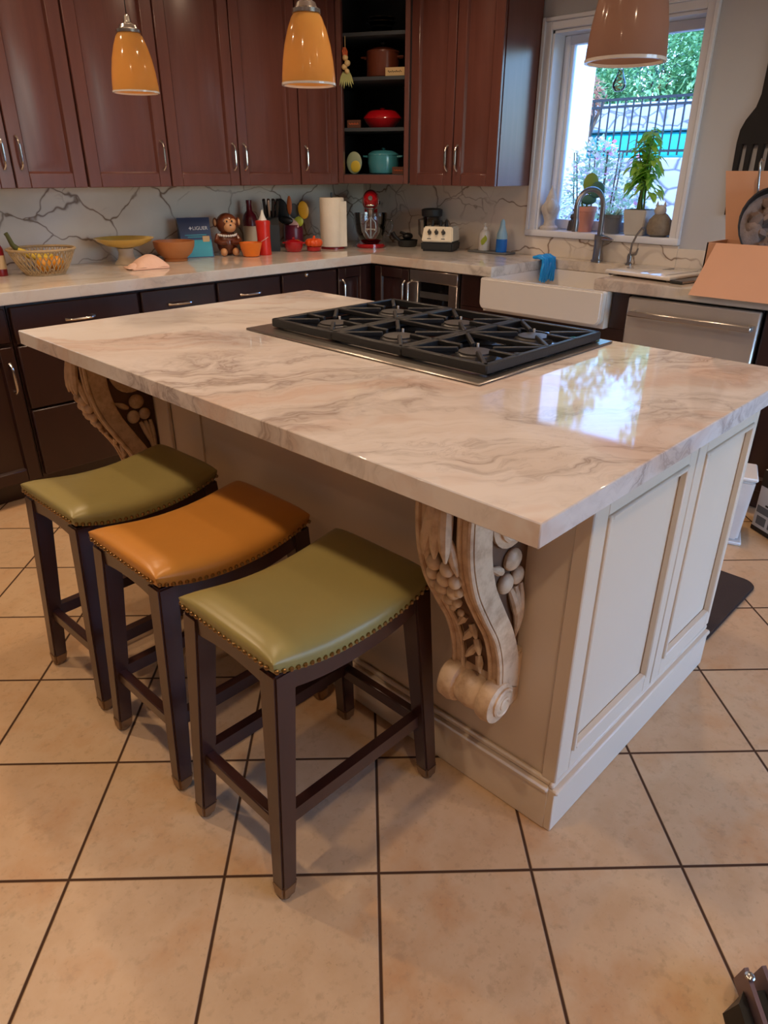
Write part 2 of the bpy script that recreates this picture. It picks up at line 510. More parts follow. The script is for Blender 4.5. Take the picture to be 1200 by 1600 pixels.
for a, b in ((dx0, dx0+0.07), (dx1-0.07, dx1), ((dx0+dx1)/2-0.05, (dx0+dx1)/2+0.05)): m.box(a, b, B0-0.12, B0-0.04, 0, dz1)
m.box(dx0, dx1, B0-0.12, B0-0.04, dz1-0.07, dz1); m.box(dx0, dx1, B0-0.12, B0-0.04, 0, 0.05)
struct('door_1', m, 'white', label='white framed patio door', cat='door')

# window: casing, sash, sill
m = M()
cy0, cy1, cz0, cz1 = -2.214, -1.288, 1.02, 2.092
def casing(m, o, w, d0, d1):          # mitred look from four boards
    m.box(WX-d1, WX-d0, cy1-o-w, cy1-o, cz0+0.03, cz1-o, 0.003)
    m.box(WX-d1, WX-d0, cy0+o, cy0+o+w, cz0+0.03, cz1-o, 0.003)
    m.box(WX-d1, WX-d0, cy0+o+w, cy1-o-w, cz1-o-w, cz1-o, 0.003)
casing(m, 0.0, 0.02, 0.0, 0.026); casing(m, 0.02, 0.037, 0.0, 0.016)
win = struct('window_1', m, 'white', label='white cased window over the sink looking onto a sunny garden', cat='window')
m = M()
m.box(WX+0.0, WX+0.17, wy1-0.012, wy1, wz0, wz1); m.box(WX, WX+0.17, wy0, wy0+0.012, wz0, wz1); m.box(WX, WX+0.17, wy0, wy1, wz1-0.012, wz1)
m.box(WX+0.10, WX+0.16, wy1-0.05, wy1-0.012, wz0+0.01, wz1-0.012, 0.006); m.box(WX+0.10, WX+0.16, wy0+0.012, wy0+0.05, wz0+0.01, wz1-0.012, 0.006)
m.box(WX+0.102, WX+0.158, wy0+0.049, wy1-0.049, wz1-0.055, wz1-0.012, 0.003); m.box(WX+0.102, WX+0.158, wy0+0.049, wy1-0.049, wz0+0.008, wz0+0.06, 0.003)
m.box(WX+0.115, WX+0.145, wy1-0.066, wy1-0.05, wz0+0.06, wz1-0.055); m.box(WX+0.115, WX+0.145, wy0+0.05, wy0+0.066, wz0+0.06, wz1-0.055)
w0 = win.location.copy()
def wpart(name, m, mt):
    bmesh.ops.translate(m.bm, vec=-w0, verts=m.bm.verts[:])
    return obj(name, m, mt, win)
wpart('window_frame', m, 'white')
wpart('window_sill', M().box(WX-0.03, WX+0.17, cy0-0.0, cy1+0.0, cz0+0.006, wz0+0.005, 0.006, 2), 'white')
wpart('window_pane', M().box(WX+0.128, WX+0.132, wy0+0.05, wy1-0.05, wz0+0.06, wz1-0.05), 'pane')

# backsplash slabs
struct('trim_1', M().box(-4.2, WX, WY-0.016, WY, 0.92, 1.305), 'splash', label='veined stone backsplash under the long run of cabinets', cat='backsplash')
struct('trim_2', M().box(WX-0.016, WX, cy1+0.001, WY-0.017, 0.92, 1.305), 'splash', label='veined stone backsplash between corner and window', cat='backsplash')
m = M(); m.box(WX-0.016, WX, cy0-0.001, cy1, 0.92, cz0+0.004); m.box(WX-0.014, WX, -3.2, cy0-0.002, 0.92, 1.012)
struct('trim_3', m, 'splash', label='low stone upstand behind the sink', cat='backsplash')

# ================================================================ CABINETS
def door_mesh(F, u0, u1, z0, z1, stile=0.062, t=0.022):
    m = M()
    m.fbox(F, u0, u0+stile, 0, t, z0, z1, 0.003); m.fbox(F, u1-stile, u1, 0, t, z0, z1, 0.003)
    m.fbox(F, u0+stile, u1-stile, 0, t, z0, z0+stile, 0.003); m.fbox(F, u0+stile, u1-stile, 0, t, z1-stile, z1, 0.003)
    o, u, nn = F
    def q(uu, h, zz): p = o + u*uu + nn*h; return (p.x, p.y, zz)
    a0, a1, b0, b1 = u0+stile, u1-stile, z0+stile, z1-stile
    k = min(0.04, (a1-a0)*0.25)
    rings = []
    for ins, h in ((0, t-0.002), (0.006, 0.005), (0.012, 0.005), (0.012+k, 0.016)):
        rings.append([m.bm.verts.new(q(a0+ins, h, b0+ins)), m.bm.verts.new(q(a1-ins, h, b0+ins)), m.bm.verts.new(q(a1-ins, h, b1-ins)), m.bm.verts.new(q(a0+ins, h, b1-ins))])
    for A, B in zip(rings, rings[1:]):
        for i in range(4): m.bm.faces.new((A[i], A[(i+1)%4], B[(i+1)%4], B[i]))
    m.bm.faces.new(rings[-1])
    return m
def pull(F, uc, zc, L, vertical=True, off=0.022, r=0.0055):
    o, u, nn = F
    pts = []
    for k in range(13):
        t = k/12
        s_ = (t-0.5)*L
        h = off + 0.022*(1-abs(2*t-1)**8)
        p = o + nn*h + (u*uc if vertical else u*(uc+s_))
        pts.append((p.x, p.y, zc + (s_ if vertical else 0)))
    m = M().tube(pts, [r*1.5 if k in (0,12) else r*(0.85+0.3*math.sin(PI*k/12)) for k in range(13)], 8)
    return m
FL = lambda y: (Vector((0,y,0)), X_, -Y_)          # faces -y, u along +x
FS = lambda x: (Vector((x,0,0)), -Y_, -X_)         # faces -x, u along -y (u = -y)
UZ0, UZ1 = 1.292, 2.42
def upper(F, u0, u1, doors, label, depth=0.31, z0=UZ0):
    o, u, nn = F
    c = o + u*((u0+u1)/2) - nn*(depth/2)
    t = thing('upper_cabinet', label, 'cabinet', (c.x, c.y, z0), 0, None)
    obj('body', M().fbox(F, u0, u1, -depth, -0.001, z0, UZ1), 'cherry', t, True)
    for (a, b, hside) in doors:
        d = obj('door', door_mesh(F, a+0.002, b-0.002, z0-0.002, UZ1-0.005), 'cherry', t, True)
        hu = a+0.035 if hside == 'l' else b-0.035
        obj('handle', pull(F, hu, z0+0.14, 0.125), 'chrome', d, True)
    return t
F1 = FL(-0.228)
upper(F1, -2.80, -2.052, [(-2.78,-2.382,'r'), (-2.38,-2.054,'l')], 'dark cherry wall cabinet at far left with two arching nickel pulls side by side')
upper(F1, -2.050, -1.612, [(-2.048,-1.612,'r')], 'dark cherry single-door wall cabinet behind the smallest amber pendant')
upper(F1, -1.610, -0.752, [(-1.608,-1.186,'r'), (-1.184,-0.754,'l')], 'wide two-door dark cherry wall cabinet between the two amber pendants')
upper(F1, -0.750, -0.450, [(-0.748,-0.452,'l')], 'narrow one-door dark cherry wall cabinet beside the open corner shelves')
F2 = FS(-0.228)
upper(F2, 0.648, 1.286, [(0.652,0.978,'r'), (0.980,1.284,'l')], 'two-door dark cherry wall cabinet next to the window', 0.31)
# open corner cabinet
cA, cB = Vector((-0.45,-0.25,0)), Vector((-0.25,-0.647,0))
cu = (cB-cA).normalized(); cn = Vector((cA.y-cB.y, -(cA.x-cB.x), 0)).normalized()
if cn.x > 0: cn = -cn
Wd = (cB-cA).length
FD = (cA, cu, cn)
t = thing('corner_cabinet', 'open diagonal corner cabinet with dark shelves of cookware', 'cabinet', (-0.2,-0.2,1.295))
m = M()
foot = [(-0.449,-0.245),(-0.449,WY-0.002),(WX-0.002,WY-0.002),(WX-0.002,-0.646),(-0.246,-0.646)]
for a, b in zip(foot, foot[1:]):
    A, B = Vector((*a,0)), Vector((*b,0)); d = (B-A).normalized(); nn = Vector((-d.y, d.x, 0))
    m.fbox((A, d, -nn), 0, (B-A).length, 0, 0.012, 1.30, UZ1)
obj('cabinet_back', m, 'inner', t, True)
m = M()
m.fbox(FD, 0, 0.034, -0.02, 0.012, 1.295, UZ1, 0.003); m.fbox(FD, Wd-0.03, Wd, -0.02, 0.012, 1.295, UZ1, 0.003)
m.fbox(FD, 0.034, Wd-0.03, -0.02, 0.012, 1.295, 1.345, 0.003)
obj('face_frame', m, 'cherry', t, True)
shz = [1.348, 1.598, 1.858, 2.075]
fpoly = [(cA + cu*0.02 - cn*0.02), Vector((-0.435,WY-0.016,0)), Vector((WX-0.016,WY-0.016,0)), Vector((WX-0.016,-0.634,0)), (cB - cu*0.02 - cn*0.02)]
for k, zz in enumerate(shz):
    obj('shelf', M().prism([(p.x,p.y) for p in fpoly], zz-0.018, zz, 'xy'), 'inner' , t, True)

# base cabinets
LZ0, LZ1 = 0.10, 0.868
FB1 = FL(-0.622)
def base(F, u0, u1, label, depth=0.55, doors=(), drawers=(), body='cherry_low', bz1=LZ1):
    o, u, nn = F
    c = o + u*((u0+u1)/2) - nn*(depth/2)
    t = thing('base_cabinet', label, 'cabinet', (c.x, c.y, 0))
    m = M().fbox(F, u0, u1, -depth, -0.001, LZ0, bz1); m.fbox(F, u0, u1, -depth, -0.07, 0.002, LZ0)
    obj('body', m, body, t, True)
    for (a, b, z0, z1, knob) in drawers:
        m = M().fbox(F, a+0.003, b-0.003, 0, 0.02, z0, z1, 0.005)
        d = obj('drawer', m, body, t, True)
        if knob != 'none': obj('handle', pull(F, (a+b)/2 - (0.03 if knob=='lock' else 0), (z0+z1)/2 - (0.035 if knob=='lock' else 0), 0.125, False), 'chrome', d, True)
        if knob == 'lock':
            q = o + u*((a+b)/2-0.03) + nn*0.02
            obj('lock_knob', M().ball((q.x,q.y,z1-0.012), (0.014,0.014,0.014)), 'chrome', d, True)
    for (a, b, z0, z1, hs) in doors:
        d = obj('door', door_mesh(F, a+0.003, b-0.003, z0, z1, 0.055, 0.02), body, t, True)
        if hs:
            hu = a+0.03 if hs == 'l' else b-0.03
            obj('handle', pull(F, hu, z1-0.13, 0.125), 'chrome', d, True)
    return t
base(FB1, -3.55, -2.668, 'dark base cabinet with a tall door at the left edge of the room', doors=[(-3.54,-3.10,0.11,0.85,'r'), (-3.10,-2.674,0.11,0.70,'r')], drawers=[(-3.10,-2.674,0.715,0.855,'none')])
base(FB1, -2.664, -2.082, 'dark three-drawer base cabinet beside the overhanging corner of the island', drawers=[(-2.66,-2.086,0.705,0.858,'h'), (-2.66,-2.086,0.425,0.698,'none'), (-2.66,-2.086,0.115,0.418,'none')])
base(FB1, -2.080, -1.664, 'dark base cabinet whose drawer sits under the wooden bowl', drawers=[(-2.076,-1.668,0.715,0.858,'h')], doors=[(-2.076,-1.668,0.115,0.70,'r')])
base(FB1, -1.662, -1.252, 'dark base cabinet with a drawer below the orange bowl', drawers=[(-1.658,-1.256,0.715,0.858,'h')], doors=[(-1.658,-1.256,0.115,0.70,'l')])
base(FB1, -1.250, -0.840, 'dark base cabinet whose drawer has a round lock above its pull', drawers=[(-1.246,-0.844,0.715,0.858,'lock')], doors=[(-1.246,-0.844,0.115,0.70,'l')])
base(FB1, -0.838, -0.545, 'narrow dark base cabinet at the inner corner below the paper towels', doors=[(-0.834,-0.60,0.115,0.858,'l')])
FB2 = FS(-0.548)
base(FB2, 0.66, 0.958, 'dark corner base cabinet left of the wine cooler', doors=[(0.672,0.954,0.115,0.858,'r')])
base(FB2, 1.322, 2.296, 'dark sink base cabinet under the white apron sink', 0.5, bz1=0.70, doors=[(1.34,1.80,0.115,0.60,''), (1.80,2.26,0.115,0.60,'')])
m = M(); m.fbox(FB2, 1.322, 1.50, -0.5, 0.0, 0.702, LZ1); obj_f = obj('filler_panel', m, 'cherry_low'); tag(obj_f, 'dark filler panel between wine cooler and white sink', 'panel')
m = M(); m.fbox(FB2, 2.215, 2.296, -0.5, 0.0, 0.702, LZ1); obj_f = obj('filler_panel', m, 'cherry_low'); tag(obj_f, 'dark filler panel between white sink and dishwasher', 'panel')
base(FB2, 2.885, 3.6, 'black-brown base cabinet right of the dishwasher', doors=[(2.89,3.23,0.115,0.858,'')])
# wine cooler
t = thing('wine_cooler', 'stainless undercounter wine cooler with dark glass door', 'wine cooler', (-0.3,-1.14,0))
obj('body', M().fbox(FB2, 0.962, 1.318, -0.5, 0.0, 0.03, LZ1), 'black', t, True)
m = M()
m.fbox(FB2, 0.965, 1.315, 0.0, 0.028, 0.80, 0.864, 0.003); m.fbox(FB2, 0.965, 1.315, 0.0, 0.028, 0.11, 0.17, 0.003)
m.fbox(FB2, 0.965, 1.03, 0.0, 0.028, 0.17, 0.80, 0.003); m.fbox(FB2, 1.255, 1.315, 0.0, 0.028, 0.17, 0.80, 0.003)
d = obj('door', m, 'steel', t, True)
obj('glass_panel', M().fbox(FB2, 1.03, 1.255, 0.0, 0.012, 0.17, 0.80), 'blackgloss', d, True)
m = M()
for zz in (0.735, 0.66, 0.585): m.fbox(FB2, 1.035, 1.25, 0.010, 0.016, zz-0.022, zz+0.012)
obj('rack_front', m, 'cap', d, True)
o_, u_, n_ = FB2
def fp(F, u, h, z): q = F[0] + F[1]*u + F[2]*h; return (q.x, q.y, z)
obj('handle', M().tube([fp(FB2,0.985,0.028,0.80), fp(FB2,0.985,0.065,0.79), fp(FB2,0.985,0.065,0.55), fp(FB2,0.985,0.028,0.54)], 0.009, 10), 'chrome', d, True)
# dishwasher
t = thing('dishwasher', 'stainless steel dishwasher with long bar handle under the right worktop', 'dishwasher', (-0.3,-2.59,0))
obj('body', M().fbox(FB2, 2.302, 2.878, -0.5, 0.0, 0.03, LZ1-0.004), 'black', t, True)
d = obj('door', M().fbox(FB2, 2.305, 2.875, 0.0, 0.03, 0.12, 0.858, 0.006), 'panelsteel', t, True)
m = M()
m.fbox(FB2, 2.33, 2.862, 0.062, 0.082, 0.782, 0.806, 0.004)
m.fbox(FB2, 2.33, 2.35, 0.03, 0.065, 0.784, 0.804); m.fbox(FB2, 2.842, 2.862, 0.03, 0.065, 0.784, 0.804)
obj('bar_handle', m, 'steel', d, True)

# worktops
m = M()
CF, SF = -0.66, -0.584
poly = [(-4.2,WY-0.017),(-4.2,CF),(SF,CF),(SF,-1.541),(-0.02,-1.541),(-0.02,-2.13),(SF,-2.13),(SF,-3.4),(WX-0.017,-3.4),(WX-0.017,WY-0.017)]
m.prism(poly, 0.870, 0.920, 'xy', 0.003)
tag(obj('worktop', m, 'counter'), 'pale marble L-shaped worktop along both walls', 'worktop')

# ================================================================ SINK
t = thing('apron_sink', 'white farmhouse apron sink below the window', 'sink', (-0.3,-1.855,0.70))
m = M()
sx0, sx1, sy0, sy1, sz0, sz1 = -0.632, -0.005, -2.205, -1.508, 0.715, 0.872
yz = []
rc = 0.035
for (cy_, cz_, a0) in ((sy1-rc, sz1-0.012, 0), (sy0+rc, sz1-0.012, 90), (sy0+rc, sz0+rc, 180), (sy1-rc, sz0+rc, 270)):
    r_ = 0.012 if a0 < 180 else rc
    cyy = (sy1-r_ if a0 in (0,270) else sy0+r_)
    for k in range(7):
        a = R(a0 + 90*k/6)
        yz.append((cyy + r_*math.cos(a), cz_ + r_*math.sin(a)))
m.prism(yz, sx0, sx0+0.045, 'yz', 0.008)
obj('apron', m, 'ceramic', t, True)
m = M()
m.box(sx0+0.044, sx1, sy0, sy0+0.03, 0.70, 0.8695); m.box(sx0+0.044, sx1, sy1-0.03, sy1, 0.70, 0.8695)
m.box(sx1-0.03, sx1, sy0+0.03, sy1-0.03, 0.70, 0.8695); m.box(sx0+0.044, sx1-0.03, sy0+0.03, sy1-0.03, 0.70, 0.712)
obj('basin', m, 'ceramic', t, True)
obj('drain', M().lathe([(0.001,0),(0.04,0),(0.04,0.006),(0.001,0.006)], (-0.3,-1.86,0.712)), 'chrome', t, True)

# ================================================================ ISLAND
IX0, IX1, IY0, IY1, IZ = -2.917, -1.752, -3.338, -1.4605, 0.92
t = thing('kitchen_island', 'cream panelled kitchen island base under the big marble slab', 'island', (-2.19,-2.4,0))
bx0, bx1, by0, by1, bt = -2.61, -1.765, -3.262, -1.55, 0.876
obj('carcass', M().box(bx0, bx1, by0, by1, 0.002, bt), 'cream', t, True)
# end face (towards -y): two framed panels
m = M()
FE = (Vector((0,by0,0)), X_, -Y_)
for a, b in ((bx0-0.004, bx0+0.046), (-2.20,-2.158), (-2.152,-2.105), (bx1-0.03, bx1)): m.fbox(FE, a, b, 0, 0.012, 0.145, bt, 0.002)
for a, b in ((bx0+0.046,-2.20), (-2.105,bx1-0.03)):
    m.fbox(FE, a, b, 0, 0.012, 0.145, 0.20, 0.002); m.fbox(FE, a, b, 0, 0.012, 0.785, bt, 0.002)
    for (p, q_, r0, r1) in ((a,a+0.012,0.20,0.785), (b-0.012,b,0.20,0.785)): m.fbox(FE, p, q_, 0, 0.018, r0, r1, 0.003)
    m.fbox(FE, a+0.012, b-0.012, 0, 0.018, 0.20, 0.212, 0.003); m.fbox(FE, a+0.012, b-0.012, 0, 0.018, 0.773, 0.785, 0.003)
obj('end_panel_frame', m, 'cream', t, True)
# front face (towards the stools)
m = M()
FF = (Vector((bx0,0,0)), -Y_, -X_)
m.fbox(FF, -by0-0.024, -by0+0.012, 0, 0.010, 0.14, bt, 0.003)
obj('corner_moulding', m, 'cream', t, True)
obj('pilaster', M().fbox(FF, 1.695, 1.775, 0, 0.016, 0.142, bt, 0.004), 'cream', t, True)
obj('bead_moulding', M().fbox(FF, 1.945, 1.952, 0, 0.006, 0.142, bt), 'cream', t, True)
# base board with a stepped cap
def board(m, F, u0, u1):
    m.fbox(F, u0, u1, 0, 0.018, 0.001, 0.118, 0.002); m.fbox(F, u0, u1, 0, 0.024, 0.112, 0.126, 0.004); m.fbox(F, u0, u1, 0, 0.012, 0.126, 0.142, 0.004)
m = M(); board(m, FF, 1.55, -by0+0.002); obj('front_baseboard', m, 'cream', t, True)
m = M(); board(m, FE, bx0-0.016, bx1); obj('end_baseboard', m, 'cream', t, True)
# slab
tag(obj('island_worktop', M().box(IX0, IX1, IY0, IY1, 0.878, IZ, 0.002), 'island'), 'big polished marble island slab with grey and peach veins', 'worktop')

# corbels -----------------------------------------------------------
def spline(P, n=8):
    out = []
    for i in range(len(P)-1):
        p0 = P[max(i-1,0)]; p1 = P[i]; p2 = P[i+1]; p3 = P[min(i+2,len(P)-1)]
        for k in range(n):
            t = k/n
            out.append(tuple(0.5*((2*p1[j]) + (-p0[j]+p2[j])*t + (2*p0[j]-5*p1[j]+4*p2[j]-p3[j])*t*t + (-p0[j]+3*p1[j]-3*p2[j]+p3[j])*t**3) for j in range(len(p1))))
    out.append(tuple(P[-1]))
    return out
def corbel(yc, label):
    """local: x from 0 (fixed to the island face) to -0.28, y across, z up, origin at its foot"""
    t = thing('corbel', label, 'corbel', (bx0-0.0005, yc, 0.285))
    hw = 0.066
    top = 0.592
    # outer S curve (front), from the slab down to the foot scroll
    fr = spline([(-0.208,top),(-0.214,0.53),(-0.208,0.45),(-0.186,0.375),(-0.146,0.30),(-0.106,0.23),(-0.084,0.16),(-0.078,0.10)])
    inn = spline([(-0.146,top),(-0.152,0.53),(-0.148,0.45),(-0.126,0.372),(-0.086,0.297),(-0.046,0.225),(-0.020,0.15),(-0.010,0.06)])
    for s_ in (-1, 1):                       # the two S bands at the sides
        m = M()
        y0, y1 = sorted((s_*hw, s_*(hw-0.034)))
        m.prism(fr + inn[::-1], y0, y1, 'xz', 0.004)
        # raised bead along the front edge
        m.tube([(x-0.002, s_*(hw-0.006), z) for x, z in fr[2:]], 0.006, 8)
        m.tube([(x-0.002, s_*(hw-0.030), z) for x, z in fr[2:]], 0.005, 8)
        obj('scroll_band', m, 'carve', t)
    # recessed middle and side ground
    mid = [(x+0.006, z) for x, z in fr]
    m = M().prism(mid + [(0.0,0.05),(0.0,top)], -(hw-0.034), hw-0.034, 'xz')
    m.prism(inn + [(0.0,0.05),(0.0,top)], -(hw-0.020), hw-0.020, 'xz')
    obj('carved_ground', m, 'glaze', t)
    # foot scroll
    m = M()
    prof = [(0.001,-hw-0.012),(0.018,-hw-0.012),(0.030,-hw-0.008),(0.047,-hw-0.002),(0.050,-hw+0.018),(0.046,-hw+0.032),(0.036,-hw+0.036),(0.040,-hw+0.044),(0.043,0.0)]
    prof += [(r, -h) for r, h in prof[:-1][::-1]]
    m.lathe(prof, (-0.082, 0, 0.062), 24, 'y')
    m.prism([(0,0.02),(-0.075,0.015),(-0.085,0.06),(-0.07,0.13),(0,0.16)], -hw+0.004, hw-0.004, 'xz', 0.004)
    for s_ in (-1, 1):
        pts = [(-0.082 + (0.036-0.028*k/22)*math.cos(0.6+k*0.42), s_*(hw+0.007+0.004*k/22), 0.062 + (0.036-0.028*k/22)*math.sin(0.6+k*0.42)) for k in range(23)]
        m.tube(pts, 0.005, 6)
    obj('foot_scroll', m, 'carve', t)
    # volutes and leaf relief on both cheeks
    for s_ in (-1, 1):
        m = M()
        yy = s_*(hw-0.020)
        m.lathe([(0.001,0),(0.064,0),(0.066,s_*0.010),(0.050,s_*0.018),(0.001,s_*0.020)], (-0.074, yy, 0.500), 24, 'y')
        pts = [(-0.074 + (0.060-0.050*k/30)*math.cos(1.2+k*0.36), yy+s_*0.018, 0.500 + (0.060-0.050*k/30)*math.sin(1.2+k*0.36)) for k in range(31)]
        m.tube(pts, 0.006, 6)
        m.ball((-0.062, yy+s_*0.006, 0.400), (0.026,0.014,0.024)); m.ball((-0.080, yy+s_*0.006, 0.352), (0.022,0.014,0.022)); m.ball((-0.040, yy+s_*0.006, 0.355), (0.02,0.012,0.02))
        for (bx_, bz_, ang, L_) in ((-0.058,0.33,-70,0.10),(-0.040,0.33,-82,0.13),(-0.022,0.33,-90,0.14),(-0.094,0.385,150,0.05)):
            a = R(ang)
            d = (math.cos(a), 0, math.sin(a))
            m.tube([(bx_ + d[0]*L_*k/5, yy+s_*(0.004+0.006*math.sin(PI*k/5)), bz_ + d[2]*L_*k/5) for k in range(6)], [0.010*math.sin(PI*(0.2+0.75*k/5)) for k in range(6)], 8)
        obj('side_relief', m, 'carve', t)
    # front carving: lip, acanthus leaves, fruit
    def front_at(z):
        for (x0, z0), (x1, z1) in zip(fr, fr[1:]):
            if z1 <= z <= z0: return x0 + (x1-x0)*((z0-z)/(z0-z1+1e-9))
        return fr[-1][0]
    for k in (-1, 0, 1):                     # leaf lobes curling out over the fruit
        pts = [(front_at(0.57-0.022*j) - 0.004 - 0.0048*j, k*0.012*(0.6+0.26*j), 0.585-0.022*j) for j in range(7)]
        obj('acanthus_leaf', M().tube(pts, [0.009,0.012,0.014,0.014,0.013,0.010,0.003], 8), 'carve', t)
    for s_ in (-1, 1):
        pts = [(front_at(0.50-0.02*j)-0.012, s_*(0.020+0.004*j), 0.50-0.020*j) for j in range(5)]
        obj('acanthus_leaf', M().tube(pts, [0.004,0.009,0.010,0.008,0.003], 8), 'carve', t)
    for j in range(6):
        z0 = 0.275-0.025*j
        obj('acanthus_leaf', M().tube([(front_at(z0-0.014*q)+0.004-0.009*q, (-1)**j*(0.003+0.008*q), z0-0.014*q) for q in range(3)], [0.008,0.009,0.003], 8), 'carve', t)
    fruit = [(-0.014,0.428,0.0155),(0.016,0.432,0.016),(-0.002,0.400,0.016),(0.026,0.402,0.014),(-0.027,0.402,0.0135),(0.012,0.371,0.0155),(-0.016,0.370,0.0145),(0.029,0.374,0.0115),(-0.030,0.376,0.010),(0.003,0.342,0.013),(-0.013,0.338,0.0105),(0.019,0.344,0.011),(0.004,0.318,0.0095),(-0.008,0.302,0.0075),(0.012,0.303,0.007)]
    for (yy, zz, rr) in fruit:
        obj('fruit', M().ball((front_at(zz)-0.012, yy, zz), (rr,rr,rr*1.12), 14, 10), 'carve', t)
    return t
corbel(-3.091, 'carved cream corbel with fruit cluster at the near corner of the island')
corbel(-1.615, 'carved cream corbel at the far end of the island behind the green stool')

# ================================================================ COOKTOP
gx0, gx1, gy0, gy1 = -2.42, -1.785, -2.852, -1.95
t = thing('gas_cooktop', 'stainless gas cooktop with black cast iron grates set in the island', 'cooktop', ((gx0+gx1)/2, (gy0+gy1)/2, IZ))
obj('steel_tray', M().box(gx0, gx1, gy0, gy1, IZ+0.0005, IZ+0.007, 0.003), 'steel', t, True)
obj('burner_well', M().box(-2.345, -1.815, -2.825, -2.005, IZ+0.006, IZ+0.0095, 0.001), 'blackgloss', t, True)
ys = [-2.83, -2.555, -2.285, -2.01]
X0, X1 = -2.362, -1.822
bars = 0.006
for k in range(3):
    a, b = ys[k]+0.002, ys[k+1]-0.002
    m = M()
    zt, zb = IZ+0.036, IZ+0.022
    def bar(xa, ya, xb, yb, w=bars, z0=zb, z1=zt):
        A, B = Vector((xa,ya,0)), Vector((xb,yb,0)); d = (B-A).normalized(); nn = Vector((-d.y,d.x,0))
        m.fbox((A, d, nn), 0, (B-A).length, -w, w, z0, z1, 0.0025)
    bar(X0, a+bars, X1, a+bars, 0.008, IZ+0.012); bar(X0, b-bars, X1, b-bars, 0.008, IZ+0.012)
    bar(X0+bars, a, X0+bars, b, 0.008, IZ+0.012); bar(X1-bars, a, X1-bars, b, 0.008, IZ+0.012)
    xm = (X0+X1)/2
    bar(xm, a, xm, b)
    for cxx in ((X0+xm)/2, (xm+X1)/2):
        cyy = (a+b)/2
        hx, hy = (xm-X0)/2, (b-a)/2
        for sx_, sy_ in ((-1,-1),(-1,1),(1,-1),(1,1)):
            bar(cxx+sx_*hx*0.96, cyy+sy_*hy*0.96, cxx+sx_*0.032, cyy+sy_*0.032)
        for sy_ in (-1, 1): bar(cxx, cyy+sy_*hy, cxx, cyy+sy_*0.045)
    obj('grate', m, 'iron', t, True)
    for cxx in ((X0+xm)/2, (xm+X1)/2):
        cyy = (a+b)/2
        bo = obj('burner', M().lathe([(0.001,0),(0.055,0),(0.052,0.010),(0.044,0.012),(0.044,0.016),(0.001,0.018)], (cxx,cyy,IZ+0.009)), 'cap', t, True)
        obj('igniter', M().tube([(cxx+0.05,cyy+0.03,IZ+0.01),(cxx+0.05,cyy+0.03,IZ+0.032)], 0.0035, 8), 'ceramic', bo, True)

